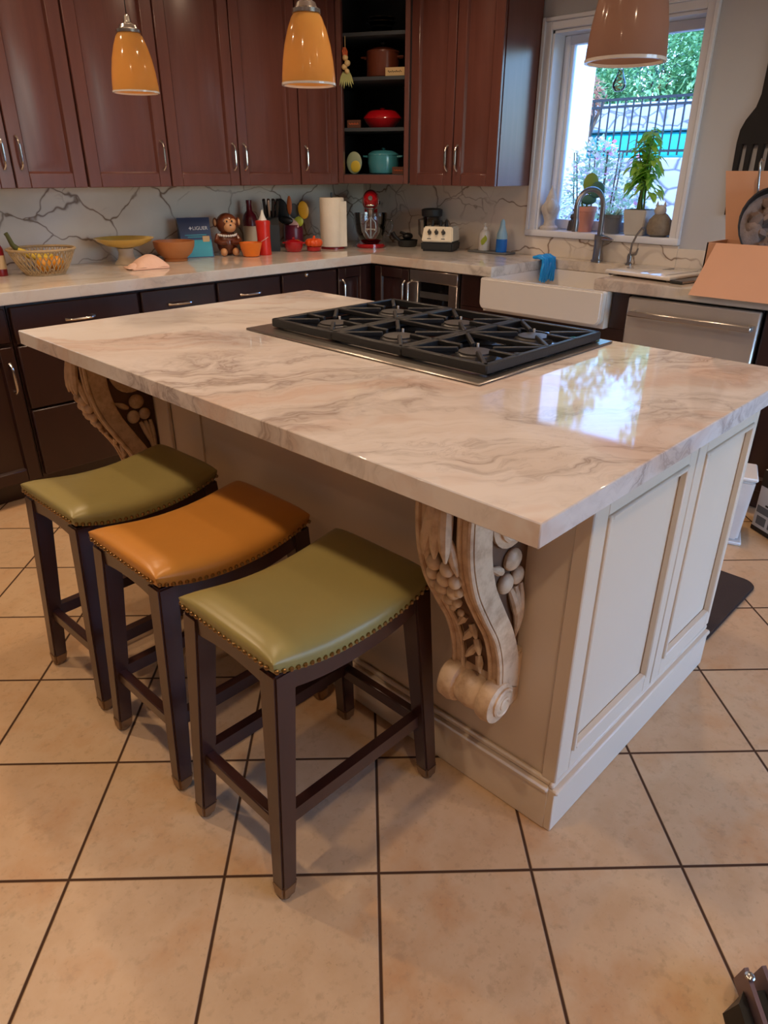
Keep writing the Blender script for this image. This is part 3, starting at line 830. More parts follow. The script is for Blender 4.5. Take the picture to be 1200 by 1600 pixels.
# ================================================================ STOOLS
def make_stool(label, leather):
    t = thing('bar_stool', label, 'stool', (0,0,0), 0, 'saddle-seat bar stools along the island')
    tx, ty, fx, fy = 0.186, 0.127, 0.226, 0.148
    zt = 0.560
    for sx in (-1, 1):
        for sy in (-1, 1):
            def sect(f, z, h):
                cx_, cy_ = sx*(fx+(tx-fx)*f), sy*(fy+(ty-fy)*f)
                return [(cx_-h,cy_-h,z),(cx_+h,cy_-h,z),(cx_+h,cy_+h,z),(cx_-h,cy_+h,z)]
            m = M().hexa(sect(0.05,0.028,0.0185) + sect(1,zt,0.025))
            bmesh.ops.bevel(m.bm, geom=m.bm.edges[:], offset=0.004, segments=2, affect='EDGES')
            leg = obj('leg', m, 'espresso', t)
            m = M().hexa(sect(0.0,0.004,0.0165) + sect(0.075,0.042,0.0210))
            bmesh.ops.bevel(m.bm, geom=m.bm.edges[:], offset=0.005, segments=2, affect='EDGES')
            m.lathe([(0.001,0),(0.014,0),(0.014,0.006),(0.001,0.006)], (sx*fx, sy*fy, 0.0), 12)
            obj('foot_cap', m, 'capmetal', leg)
    # saddle: height of the rail top along x
    def sad(x): return 0.550 + 0.036*(abs(x)/0.21)**2.2
    for sy in (-1, 1):
        m = M()
        xs = [-0.185 + 0.37*k/16 for k in range(17)]
        m.prism([(x, sad(x)) for x in xs] + [(x, sad(x)-0.062) for x in xs[::-1]], sy*0.118, sy*0.146, 'xz', 0.002)
        obj('side_rail', m, 'espresso', t)
        m = M().hexa([(-0.215,sy*0.132-0.012,0.175),(0.215,sy*0.132-0.012,0.175),(0.215,sy*0.132+0.012,0.175),(-0.215,sy*0.132+0.012,0.175),
                      (-0.208,sy*0.132-0.012,0.208),(0.208,sy*0.132-0.012,0.208),(0.208,sy*0.132+0.012,0.208),(-0.208,sy*0.132+0.012,0.208)])
        obj('stretcher', m, 'espresso', t)
    for sx in (-1, 1):
        m = M()
        ysl = [-0.125 + 0.25*k/12 for k in range(13)]
        m.prism([(y, 0.583) for y in ysl] + [(y, 0.515 + 0.014*(1-(y/0.125)**2)) for y in ysl[::-1]], sx*0.180, sx*0.207, 'yz', 0.002)
        obj('end_rail', m, 'espresso', t)
        m = M().box(sx*0.210-0.012, sx*0.210+0.012, -0.135, 0.135, 0.165, 0.198, 0.003)
        obj('stretcher', m, 'espresso', t)
    # padded saddle seat
    A, Bh = 0.216, 0.157
    def se(u, v):
        # squared-off dome: u,v in -1..1
        x, y = u*A, v*Bh
        e = max(abs(u)**6, abs(v)**6)
        k = (1-abs(u)**5)**0.5 * (1-abs(v)**5)**0.5 if abs(u) < 1 and abs(v) < 1 else 0
        return (x*(1-0.012*abs(v)**4), y*(1-0.02*abs(u)**4), sad(x) + 0.004 + 0.036*k)
    m = M()
    nu, nv = 36, 26
    def cub(t): t = t*2-1; return math.copysign(1-(1-abs(t))**1.8, t)
    top = [[m.bm.verts.new(se(cub(i/nu), cub(j/nv))) for j in range(nv+1)] for i in range(nu+1)]
    for i in range(nu):
        for j in range(nv): m.bm.faces.new((top[i][j], top[i+1][j], top[i+1][j+1], top[i][j+1]))
    ring = [top[i][0] for i in range(nu+1)] + [top[nu][j] for j in range(1,nv+1)] + [top[i][nv] for i in range(nu-1,-1,-1)] + [top[0][j] for j in range(nv-1,0,-1)]
    low = [m.bm.verts.new((v.co.x*0.985, v.co.y*0.98, v.co.z-0.022)) for v in ring]
    for i in range(len(ring)):
        k = (i+1) % len(ring)
        m.bm.faces.new((ring[k], ring[i], low[i], low[k]))
    m.bm.faces.new(low)
    seat = obj('seat', m, leather, t, recalc=True)
    m = M()
    def nail(x, y, z): m.ball((x,y,z), 0.0052, 6, 4)
    for k in range(27):
        x = -0.208 + 0.416*k/26
        for sy in (-1, 1): nail(x, sy*(Bh-0.001), sad(x)-0.010)
    for k in range(1, 19):
        y = -0.152 + 0.304*k/19
        for sx in (-1, 1): nail(sx*(A-0.001), y, sad(A)-0.010)
    obj('nailhead_trim', m, 'brass', seat)
    return t
st1 = make_stool('olive green saddle stool, farthest of the three and beside the far corbel', 'olive')
st2 = dup(st1)
st2['label'] = 'orange leather saddle stool standing between the two green ones'
for ch in st2.children:
    if ch.name.startswith('seat'):
        ch.data = ch.data.copy(); ch.data.materials[0] = MT['orange_leather']
st3 = dup(st1)
st3['label'] = 'olive green saddle stool nearest the camera, beside the near corbel'
st1.location = (-2.915, -2.005, 0); st2.location = (-2.915, -2.412, 0); st3.location = (-2.918, -2.818, 0)
st1.rotation_euler.z = R(1.5); st2.rotation_euler.z = R(0.5)

# ================================================================ PENDANT LIGHTS
def pendant(loc, sc, shade, label):
    x, y, z = loc
    t = thing('pendant_light', label, 'pendant light', (x,y,z), 0, 'glass pendant lights over the island')
    H = 0.156*sc
    Rb = 0.070*sc
    prof = [(Rb,0),(Rb*0.985,0.02*sc),(Rb*0.93,0.055*sc),(Rb*0.84,0.09*sc),(Rb*0.71,0.122*sc),(Rb*0.56,0.147*sc),(Rb*0.47,H)]
    inner = [(r-0.004, h) for r, h in prof]
    m = M()
    m.lathe(prof + [(0.012,H+0.001),(0.012,H-0.003)] + inner[::-1][1:] + [(Rb-0.004,0),(Rb,0)], (0,0,0), 40, caps=False)
    s_ = obj('lamp_shade', m, shade, t, recalc=True)
    m = M().lathe([(Rb-0.0045,-0.001),(Rb+0.001,-0.001),(Rb+0.001,0.004),(Rb-0.0045,0.004),(Rb-0.0045,-0.001)], (0,0,0), 40, caps=False)
    obj('rim', m, 'ceramic', s_)
    obj('cap', M().lathe([(0.001,H),(Rb*0.52,H),(Rb*0.52,H+0.008),(Rb*0.40,H+0.012),(Rb*0.34,H+0.022),(0.012,H+0.028),(0.010,H+0.045),(0.004,H+0.05)], (0,0,0), 24), 'chrome', t)
    obj('bulb', M().lathe([(0.001,H*0.45),(0.018,H*0.5),(0.026,H*0.62),(0.02,H*0.78),(0.013,H*0.9),(0.013,H)], (0,0,0), 16), 'ceramic', t)
    bl = bpy.data.lights.new('shade_fill_light', 'POINT'); bl.energy = 0.08; bl.color = WARM; bl.shadow_soft_size = 0.02  # weak light added to brighten the inside of the unlit shade
    bo = bpy.data.objects.new('shade_fill_light', bl); COL.objects.link(bo); bo.parent = t; bo.location = (0,0,H*0.3)
    obj('cord', M().tube([(0,0,H+0.045),(0,0,CEIL-z-0.02)], 0.0016, 6), 'black', t)
    obj('ceiling_canopy', M().lathe([(0.001,CEIL-z-0.025),(0.05,CEIL-z-0.022),(0.06,CEIL-z-0.001),(0.001,CEIL-z-0.001)], (0,0,0), 24), 'chrome', t)
pendant((-2.34,-1.327,1.594), 1.06, 'amber', 'small amber glass pendant farthest from the window')
pendant((-2.34,-2.202,1.560), 0.97, 'amber', 'amber glass pendant hanging in front of the narrow wall cabinet')
pendant((-2.34,-3.068,1.540), 1.0, 'rose_amber', 'rosy amber glass pendant hanging in front of the window')
# ================================================================ MORE MATERIALS
def simple(key, rgb, rough=0.5, **k): MT[key] = mat(key, rgb, rough, **k)
simple('red_plastic', (206,40,30), 0.3); simple('wine_red', (92,14,30), 0.25); simple('orange_ceramic', (232,120,30), 0.2, coat=0.3)
simple('red_enamel', (170,16,26), 0.15, coat=0.6); simple('deep_red', (120,16,24), 0.3); simple('pumpkin', (226,84,30), 0.25)
simple('brown_enamel', (110,56,38), 0.25, coat=0.4); simple('teal_enamel', (66,138,150), 0.2, coat=0.5)
simple('plum_ceramic', (96,24,46), 0.3); simple('paper', (232,220,202), 0.85, bump=0.2); simple('cream_metal', (226,214,190), 0.35, coat=0.3)
simple('wicker', (176,150,112), 0.6, var=0.25, scale=60); simple('yellow_glaze', (222,186,84), 0.25, coat=0.3); simple('stone_ware', (196,182,160), 0.45)
simple('bowl_wood', (178,112,62), 0.4, var=0.2, scale=12); simple('peach_cloth', (226,186,164), 0.9, bump=0.3)
simple('navy_pack', (28,52,92), 0.35); simple('teal_pack', (38,142,158), 0.35); simple('pale_print', (210,214,220), 0.5); simple('tan_print', (196,164,120), 0.5)
simple('monkey_brown', (104,52,30), 0.3, coat=0.3); simple('monkey_face', (206,150,104), 0.35); simple('charcoal', (38,40,42), 0.5)
simple('banana', (206,176,56), 0.5); simple('stalk', (76,78,34), 0.6); simple('citrus', (224,150,40), 0.45)
simple('spatula_orange', (204,100,40), 0.5); simple('spoon_yellow', (236,176,40), 0.4); simple('lime', (170,178,50), 0.4); simple('pink_plastic', (214,170,160), 0.5)
simple('blue_liquid', (24,110,206), 0.15); simple('sky_plastic', (150,190,214), 0.25); simple('white_plastic', (224,220,214), 0.4)
simple('glove_blue', (10,150,236), 0.35, bump=0.3); simple('slate', (96,98,100), 0.5)
simple('terracotta_pink', (204,140,124), 0.6); simple('grey_pot', (120,124,132), 0.5, var=0.2); simple('white_pot', (196,194,190), 0.4)
simple('stone_figure', (196,190,186), 0.7, var=0.22, scale=40, bump=0.3); simple('pebble_brown', (134,122,108), 0.7, var=0.3, scale=60, bump=0.3); simple('dark_figure', (66,62,66), 0.5, var=0.3)
simple('soil', (60,42,30), 0.95, var=0.3, bump=0.5); simple('stem_green', (96,120,52), 0.6)
simple('cardboard', (202,152,122), 0.75, var=0.05, scale=6); simple('blackiron_pan', (24,20,20), 0.45); simple('crumple', (112,92,84), 0.6, var=0.65, scale=30, bump=0.5)
simple('black_wood', (14,13,16), 0.5); simple('mat_brown', (58,44,38), 0.85, var=0.15, scale=40, bump=0.4)
simple('carton_white', (206,204,202), 0.6); simple('sign_tan', (206,176,128), 0.6); simple('sign_brown', (92,52,34), 0.6); simple('ink', (50,36,28), 0.7); simple('ink_orange', (196,92,50), 0.6)
simple('garlic', (226,196,140), 0.6); simple('husk', (176,180,120), 0.7); simple('chili', (200,90,40), 0.5); simple('plate_green', (150,160,130), 0.3)
simple('gold', (214,178,96), 0.25, metal=1.0); simple('mauve_metal', (120,100,104), 0.4, metal=0.5)
simple('turquoise', (40,178,190), 0.4); simple('fence_black', (28,34,42), 0.5); simple('stucco', (240,240,238), 0.9); simple('garden_ground', (150,140,124), 0.95, scale=6, var=0.2)
simple('bark', (96,78,62), 0.9, var=0.3)
def leafmat(key, a, b):
    n = N(key)
    f = n.noise(n.obj(), 9, 2)
    n.P(Base_Color=n.mix(f, lin(a), lin(b)), Roughness=0.5)
    tr = n.t.nodes.new('ShaderNodeBsdfTranslucent'); n.set(tr.inputs[0], n.mix(f, lin(a), lin(b)))
    mx = n.t.nodes.new('ShaderNodeMixShader'); mx.inputs[0].default_value = 0.4
    n.t.links.new(n.b.outputs[0], mx.inputs[1]); n.t.links.new(tr.outputs[0], mx.inputs[2]); n.t.links.new(mx.outputs[0], n.out.inputs[0])
    MT[key] = n.m
leafmat('leaf_bright', (150,206,84), (190,230,112)); leafmat('leaf_mid', (120,176,128), (160,206,156)); leafmat('leaf_dark', (70,112,110), (100,144,134))
leafmat('leaf_pale', (150,180,140), (190,206,170)); leafmat('blossom', (240,226,228), (238,190,200)); leafmat('blossom_pink', (230,120,150), (240,170,186)); leafmat('rust_leaf', (190,130,104), (214,170,140)); leafmat('cactus', (150,176,80), (176,190,100)); leafmat('cactus_blue', (84,136,120), (104,150,136))
n = N('dry_stone_wall')
p = n.map(n.pos(), (1,1,1.8))
dd = n.voro(n.vadd(p, n.noise(p, 2.0, 3, col=True), 0.15), 3.2)
c = n.mix(n.noise(n.pos(), 3.5, 3), lin((142,150,170)), lin((176,180,196)))
n.P(Base_Color=n.mix(n.ramp(dd, [(0, 1.0), (0.03, 0.7), (0.09, 0.0)]), c, lin((84,88,108))), Roughness=0.9)
n.bump(dd, 0.5, 0.03)
MT['stone'] = n.m

# ================================================================ GARDEN OUTSIDE THE WINDOW
GZ = -0.15
struct('ground', M().box(0.30, 22, -14, 16, GZ-0.2, GZ), 'garden_ground', label='pale garden ground outside the window', cat='ground')
struct('terrace', M().box(5.5, 22, -14, 16, GZ, 1.50), 'garden_ground', label='raised garden terrace behind the black fence', cat='ground')
struct('wall_outside', M().box(2.0, 2.4, -0.31, 2.6, GZ, 3.4), 'stucco', label='sunlit white outside wall at the left of the window view', cat='wall')
tag(obj('retaining_wall', M().box(5.2, 5.498, -6, 5, GZ, 1.52, 0.02), 'stone'), 'pale stone retaining wall below the black garden fence', 'wall')
tag(obj('stone_wall', M().box(9.0, 9.4, -5, 9, 1.502, 2.42, 0.03), 'stone'), 'rough stone wall behind the turquoise pool', 'wall')
t = thing('swimming_pool', 'turquoise raised pool side showing behind the fence bars', 'pool', (7.3,0.2,1.502))
obj('pool_wall', M().box(-0.8,0.8,-3.2,2.4,0,0.36,0.1,3), 'turquoise', t)
obj('coping', M().box(-0.84,0.84,-3.24,2.44,0.36,0.40,0.015), 'sky_plastic', t)
t = thing('garden_fence', 'black iron picket fence on top of the stone terrace', 'fence', (5.62,0.3,1.502))
for zz, nm in ((0.10,'rail'),(0.60,'rail'),(0.68,'rail')): obj(nm, M().box(-0.014,0.014,-2.6,1.35,zz-0.014,zz+0.014), 'fence_black', t)
for k in range(36): obj('picket', M().box(-0.008,0.008,1.30-0.108*k-0.008,1.30-0.108*k+0.008,0.05,0.67), 'fence_black', t)
for yy in (1.36, -0.42, -2.2): obj('post', M().box(-0.028,0.028,yy-0.028,yy+0.028,0,0.74,0.004), 'fence_black', t)
def cloud(m, c, rad, n, size, shell=0.5, wr=0.55):
    for _ in range(n):
        while True:
            v = Vector((random.uniform(-1,1), random.uniform(-1,1), random.uniform(-1,1)))
            if shell < v.length < 1: break
        b = Vector((c[0]+v.x*rad[0], c[1]+v.y*rad[1], c[2]+v.z*rad[2]))
        d = (v + Vector((random.uniform(-.8,.8), random.uniform(-.8,.8), random.uniform(-.5,.8))))
        m.leaf(b, d, size*random.uniform(.6,1.2), size*wr*random.uniform(.7,1.1), random.uniform(.1,.5))
    return m
def shrub(name, label, cat, base, parts, leafm, trunk_h, group=None):
    t = thing(name, label, cat, base, 0, group)
    m = M()
    for a in range(4):
        dx, dy = random.uniform(-.25,.25), random.uniform(-.25,.25)
        m.tube([(0,0,0),(dx*.4,dy*.4,trunk_h*.5),(dx,dy,trunk_h)], [0.05,0.035,0.015], 6)
    obj('stem', m, 'bark', t)
    m = M()
    for (c, rad, n_, sz) in parts: cloud(m, c, rad, n_, sz)
    obj('foliage', m, leafm, t)
    return t
shrub('garden_tree', 'bright green leafy tree at upper right of the window view', 'tree', (10.2,2.9,1.502), [((0,0.2,1.5),(1.0,1.15,1.1),6500,0.115),((0,-1.2,1.7),(0.9,0.9,0.9),4000,0.115),((-0.2,0.9,0.95),(0.7,0.7,0.5),1800,0.11)], 'leaf_mid', 1.5)
shrub('garden_hedge', 'dark blue-green hedge behind the stone wall', 'hedge', (13.2,5.2,1.502), [((0,-3,1.4),(0.8,2.4,1.9),4200,0.18),((0,0.5,1.4),(0.8,2.4,1.9),4400,0.18),((0,3.2,1.4),(0.8,2.2,1.9),3400,0.18),((0,-6,1.4),(0.8,2.2,1.9),1200,0.26)], 'leaf_dark', 1.6)
for (yy, lb) in ((-3.4,'tall dark tree beyond the hedge, above the right half of the window'),(2.4,'tall dark tree beyond the hedge, above the middle of the window'),(8.2,'tall dark tree beyond the hedge, at the left of the window view')):
    shrub('tall_tree', lb, 'tree', (15.6,yy,1.502), [((0,0,3.9),(1.1,2.75,2.6),3000,0.34),((0,0.4,6.6),(1.0,2.2,1.6),1400,0.34)], 'leaf_mid', 4.5)
shrub('rust_shrub', 'small rust-pink shrub at the left above the fence', 'shrub', (6.2,1.95,1.502), [((0,0.06,0.82),(0.3,0.26,0.26),420,0.1),((0,0.2,0.55),(0.2,0.2,0.25),150,0.08)], 'rust_leaf', 0.8)
t = thing('flowering_bush', 'pale flowering bush with pink and white blossoms outside the window', 'shrub', (1.75,-0.80,GZ))
m = M()
for a in range(9):
    yy = random.uniform(-.25,.25); m.tube([(0,yy*.2,0),(0.03,yy*.6,0.8),(random.uniform(-.1,.1),yy*1.0,1.65)], [0.012,0.009,0.005], 6)
obj('stem', m, 'bark', t)
m = M(); cloud(m, (0,0.0,1.25), (0.26,0.24,0.5), 1300, 0.05); cloud(m, (0,-0.28,1.1), (0.2,0.2,0.3), 500, 0.045)
obj('foliage', m, 'leaf_pale', t)
obj('white_blossom', cloud(M(), (-0.02,0.02,1.32), (0.28,0.25,0.46), 420, 0.045, 0.6, 0.9), 'blossom', t)
obj('pink_blossom', cloud(M(), (-0.04,-0.12,1.30), (0.28,0.34,0.42), 60, 0.045, 0.7, 0.9), 'blossom_pink', t)

# ================================================================ WINDOW SILL
SZ = wz0 + 0.006
sx = 0.145
t = thing('gnome_figurine', 'pale stone gnome figurine at the left end of the window sill', 'figurine', (sx-0.01,-1.412,SZ))
obj('base', M().lathe([(0.001,0),(0.052,0),(0.054,0.012),(0.042,0.022),(0.001,0.024)], seg=20), 'stone_figure', t)
obj('body', M().lathe([(0.036,0.02),(0.030,0.045),(0.040,0.075),(0.054,0.105),(0.052,0.125),(0.036,0.145),(0.028,0.16),(0.001,0.165)], seg=20), 'stone_figure', t)
obj('beard', M().ball((-0.030,-0.02,0.125), (0.028,0.028,0.042)), 'stone_figure', t)
obj('pointed_hat', M().lathe([(0.033,0.148),(0.030,0.165),(0.018,0.195),(0.008,0.22),(0.001,0.237)], seg=18), 'stone_figure', t)
t = thing('small_figurine', 'small dark figurine between the gnome and the pink pot', 'figurine', (sx+0.03,-1.545,SZ))
obj('body', M().lathe([(0.032,0),(0.030,0.02),(0.026,0.05),(0.012,0.06)], seg=14), 'dark_figure', t)
obj('head', M().ball((-0.004,0,0.072), (0.018,0.018,0.018)), 'dark_figure', t)
def plantpot(label, y, rb, rtp, h, material, seg=24, ratio=1.0, x=sx, sq=False):
    t = thing('potted_plant', label, 'potted plant', (x,y,SZ))
    if sq:
        m = M()
        a, b = rb, rtp
        m.hexa([(-a,-a,0),(a,-a,0),(a,a,0),(-a,a,0),(-b,-b,h),(b,-b,h),(b,b,h),(-b,b,h)])
        bmesh.ops.bevel(m.bm, geom=m.bm.edges[:], offset=0.004, segments=2, affect='EDGES')
        obj('pot', m, material, t)
        obj('soil', M().box(-b*0.9,b*0.9,-b*0.9,b*0.9,h-0.004,h+0.002), 'soil', t)
    else:
        obj('pot', M().shell([(rb,0),(rb+(rtp-rb)*0.8,h*0.8),(rtp,h*0.82),(rtp,h)], 0.005, seg=seg), material, t, recalc=True)
        obj('soil', M().lathe([(0.001,h-0.012),(rtp-0.006,h-0.012),(0.001,h-0.009)], seg=seg), 'soil', t)
    return t
t = plantpot('pink terracotta pot with paddle cactus behind the faucet', -1.632, 0.044, 0.060, 0.130, 'terracotta_pink')
obj('stem', M().tube([(0,0,0.12),(0.005,-0.006,0.17)], 0.006, 8).tube([(0.0,0.02,0.12),(0.0,0.03,0.15)], 0.005, 8), 'stem_green', t)
rz = Matrix.Rotation(R(42), 3, 'Z')
obj('cactus_paddle', M().ball((0.01,-0.008,0.245), (0.012,0.042,0.055), rot=rz), 'cactus', t)
obj('cactus_paddle', M().ball((0.012,-0.05,0.215), (0.012,0.040,0.042), rot=rz), 'cactus_blue', t)
obj('cactus_paddle', M().ball((0.0,-0.01,0.165), (0.012,0.044,0.026), rot=rz), 'cactus_blue', t)
t = plantpot('small grey pot with seedlings between faucet and white pot', -1.808, 0.040, 0.050, 0.095, 'grey_pot', x=sx-0.005)
m = M()
for k in range(26):
    a = random.uniform(0,6.28); m.leaf((0.03*math.cos(a),0.03*math.sin(a),0.085), (math.cos(a),math.sin(a),random.uniform(.6,2.2)), random.uniform(.03,.075), 0.014, 0.3)
obj('leaves', m, 'leaf_pale', t)
t = plantpot('white square pot with tall bright green chilli plant', -1.955, 0.050, 0.064, 0.125, 'white_pot', sq=True, x=sx-0.004)
m = M(); tips = []
for k in range(7):
    a = 0.9*k; bx_, by_ = 0.018*math.cos(a), 0.018*math.sin(a)
    ex, ey, ez = random.uniform(-.05,.05), random.uniform(-.09,.10), random.uniform(.36,.50)
    pts = [(bx_,by_,0.12),(bx_+ex*.3,by_+ey*.3,0.12+(ez-.12)*.45),(bx_+ex,by_+ey,ez)]
    m.tube(pts, [0.0045,0.0035,0.002], 6)
    tips.append((Vector(pts[1]), Vector(pts[2])))
obj('stems', m, 'stem_green', t)
m = M()
for A, Bp in tips:
    for k in range(34):
        q = A.lerp(Bp, random.uniform(-0.1,1.05)); a = random.uniform(0,6.28)
        m.leaf(q, (math.cos(a),math.sin(a),random.uniform(-.3,.5)), random.uniform(.045,.085), random.uniform(.02,.036), random.uniform(.2,.8))
for k in range(46):
    q = Vector((random.uniform(-.03,.03), random.uniform(-.07,.08), random.uniform(.20,.36))); a = random.uniform(0,6.28)
    m.leaf(q, (math.cos(a),math.sin(a),-.2), random.uniform(.05,.08), .03, .6)
obj('leaves', m, 'leaf_bright', t)
t = thing('cat_figurine', 'round pebbled cat figurine at the right end of the window sill', 'figurine', (sx-0.02,-2.080,SZ))
obj('body', M().lathe([(0.035,0),(0.056,0.012),(0.064,0.045),(0.056,0.080),(0.034,0.105),(0.02,0.115)], seg=22), 'pebble_brown', t)
m = M().ball((-0.008,0.004,0.125), (0.032,0.030,0.028))
for s_ in (-1,1): m.lathe([(0.010,0),(0.006,0.012),(0.001,0.026)], (-0.008-0.012*s_*0.7, 0.004+s_*0.016, 0.144), 8)
obj('head', m, 'stone_figure', t)
t = thing('hanging_ornament', 'clear teardrop glass ornament hanging in the window below the rosy pendant', 'ornament', (WX+0.05,-1.735,1.735))
obj('glass_drop', M().lathe([(0.001,0),(0.020,0.004),(0.034,0.022),(0.034,0.042),(0.020,0.070),(0.012,0.095),(0.014,0.10)], seg=20), 'glass', t)
obj('gold_swirl', M().tube([(0.018*math.cos(k*.7)*(1-k/40),0.018*math.sin(k*.7)*(1-k/40),0.012+0.0028*k) for k in range(30)], 0.003, 6), 'gold', t)
obj('string', M().tube([(0,0,0.098),(0,0,0.295)], 0.0012, 5), 'gold', t)

# ================================================================ SINK FITTINGS
CZ = 0.9205
t = thing('kitchen_faucet', 'tall brushed nickel gooseneck faucet behind the apron sink', 'faucet', (0.035,-1.795,CZ))
obj('base', M().lathe([(0.001,0),(0.030,0),(0.030,0.008),(0.024,0.014),(0.0235,0.10),(0.026,0.105),(0.026,0.135),(0.020,0.14),(0.001,0.14)]), 'faucet', t)
sd_ = Vector((-0.93,0.36,0)).normalized()
pts = [Vector((0,0,0.13)), Vector((0,0,0.22)), Vector((0,0,0.275))]
Rg = 0.088
for k in range(1, 15): 
    a = PI*k/14*1.04; pts.append(Vector((0,0,0.275)) + sd_*(Rg-Rg*math.cos(a)) + Z_*(Rg*math.sin(a)))
pts.append(pts[-1] + Vector((0,0,-0.04)) + sd_*-0.004)
obj('gooseneck', M().tube(pts, 0.0135, 14), 'faucet', t)
e = pts[-1]
obj('spray_head', M().tube([e, e+Vector((0,0,-0.02)), e+Vector((0,0,-0.065))], [0.0145,0.018,0.0165], 14), 'faucet', t)
obj('lever', M().tube([(0,-0.02,0.12),(-0.01,-0.045,0.122),(-0.03,-0.095,0.118)], [0.016,0.013,0.006], 10), 'chrome', t)
t = thing('filter_faucet', 'slim bent filtered-water tap right of the main faucet', 'faucet', (0.035,-1.985,CZ))
obj('body', M().lathe([(0.001,0),(0.018,0),(0.018,0.005),(0.011,0.012),(0.013,0.04),(0.010,0.055),(0.001,0.058)], seg=16), 'faucet', t)
obj('spout', M().tube([(0,0,0.05),(-0.002,-0.004,0.10),(-0.012,-0.028,0.15),(-0.030,-0.060,0.185),(-0.045,-0.074,0.187),(-0.052,-0.080,0.178)], 0.0055, 10), 'faucet', t)
obj('lever', M().tube([(0,-0.005,0.045),(-0.006,-0.035,0.055),(-0.01,-0.045,0.085)], [0.006,0.006,0.004], 8), 'faucet', t)
# rubber gloves hanging over the end of the worktop into the sink
t = thing('rubber_gloves', 'pair of blue rubber gloves hanging over the left end of the sink', 'gloves', (-0.09,-1.560,0.934))
def glove(m, dx, lean):
    # cuff lies on the worktop, palm bends over the edge, five fingers hang down
    m.tube([(dx,0.055,-0.002),(dx,0.03,0.004),(dx,0.006,0.006),(dx,-0.012,-0.008),(dx+lean*.2,-0.016,-0.045),(dx+lean*.35,-0.016,-0.075)], [0.010,0.013,0.012,0.012,0.014,0.010], 10)
    for k, (o_, L_) in enumerate(((-0.024,0.052),(-0.008,0.066),(0.008,0.070),(0.022,0.060))):
        m.tube([(dx+o_*.8+lean*.2,-0.016,-0.040),(dx+o_+lean*.5,-0.018,-0.075),(dx+o_*1.4+lean,-0.018,-0.078-L_*.55),(dx+o_*1.5+lean,-0.016,-0.080-L_*.72)], [0.010,0.009,0.0078,0.004], 8)
    m.tube([(dx-0.02,-0.016,-0.03),(dx-0.038,-0.020,-0.055),(dx-0.044,-0.018,-0.09)], [0.010,0.0085,0.005], 8)
    for s_ in (-1,1): m.tube([(dx+s_*0.018,0.055,0.0),(dx+s_*0.020,0.02,0.004),(dx+s_*0.019,-0.012,-0.006),(dx+s_*0.017,-0.016,-0.05)], [0.008,0.011,0.011,0.011], 8)
for dx, ln in ((-0.035,-0.01),(0.035,0.008)):
    m = M(); glove(m, dx, ln); obj('glove', m, 'glove_blue', t)

# tray and rolled rack on the right worktop
t = thing('drying_board', 'white grooved board lying on the worktop right of the sink', 'board', (-0.30,-2.295,CZ), R(-9))
m = M().box(-0.165,0.165,-0.175,0.175,0.008,0.026,0.007,2)
obj('board', m, 'ceramic', t)
m = M()
for yy in (-0.13,): m.box(-0.13,0.13,yy-0.003,yy+0.003,0.0255,0.0268)
m.box(-0.10,-0.02,0.0,0.005,0.0255,0.0268); m.box(0.05,0.14,0.0,0.005,0.0255,0.0268)
obj('groove', m, 'slate', t)
obj('foot_rail', M().box(-0.15,0.15,-0.16,-0.15,0,0.009).box(-0.15,0.15,0.15,0.16,0,0.009), 'slate', t)
t = thing('drying_rack', 'rolled steel drying rack tucked against the white board', 'rack', (-0.34,-2.50,CZ), R(-9))
for k in range(5): obj('rod', M().tube([(-0.15,-0.02+0.011*k,0.007),(0.15,-0.02+0.011*k,0.007)], 0.005, 8), 'steel', t)
obj('end_cap', M().box(-0.158,-0.149,-0.027,0.032,0,0.014,0.003).box(0.149,0.158,-0.027,0.032,0,0.014,0.003), 'charcoal', t)

# cardboard box on the right end of the worktop
t = thing('cardboard_box', 'open cardboard box with flaps folded out on the right worktop', 'box', (-0.34,-2.80,CZ))
BX0, BX1, BY0, BY1, BH = -0.10, 0.12, -0.30, 0.245, 0.175
m = M()
m.box(BX0,BX0+0.006,BY0,BY1,0,BH); m.box(BX1-0.006,BX1,BY0,BY1,0,BH); m.box(BX0,BX1,BY0,BY0+0.006,0,BH); m.box(BX0,BX1,BY1-0.006,BY1,0,BH); m.box(BX0,BX1,BY0,BY1,0,0.006)
obj('carton_body', m, 'cardboard', t)
m = M().hexa([(BX0-0.180,BY0-0.02,-0.020),(BX0-0.176,BY0-0.02,-0.020),(BX0-0.176,BY1-0.03,-0.020),(BX0-0.180,BY1-0.03,-0.020),(BX0-0.005,BY0,BH),(BX0-0.001,BY0,BH),(BX0-0.001,BY1-0.04,BH),(BX0-0.005,BY1-0.04,BH)])
obj('front_flap', m, 'cardboard', t)
m = M().hexa([(BX1-0.006,0.0,BH-0.02),(BX1-0.001,0.0,BH-0.02),(BX1-0.001,BY1,BH-0.02),(BX1-0.006,BY1,BH-0.02),(BX1+0.02,0.03,0.45),(BX1+0.025,0.03,0.45),(BX1+0.025,BY1+0.07,0.45),(BX1+0.02,BY1+0.07,0.45)])
obj('back_flap', m, 'cardboard', t)
t = thing('black_pan', 'black-rimmed pan with crumpled brown paper standing in the cardboard box', 'pan', (-0.315,-2.735,CZ+0.03))
rot = Matrix.Rotation(R(-62), 4, 'Y')
m = M().shell([(0.06,0),(0.135,0.02),(0.160,0.06),(0.166,0.075)], 0.006, seg=28)
m.xform(Matrix.Translation((0.045,-0.01,0.185)) @ Matrix.Rotation(R(40),4,'Z') @ Matrix.Rotation(R(-66),4,'Y'))
obj('pan_body', m, 'blackiron_pan', t, recalc=True)
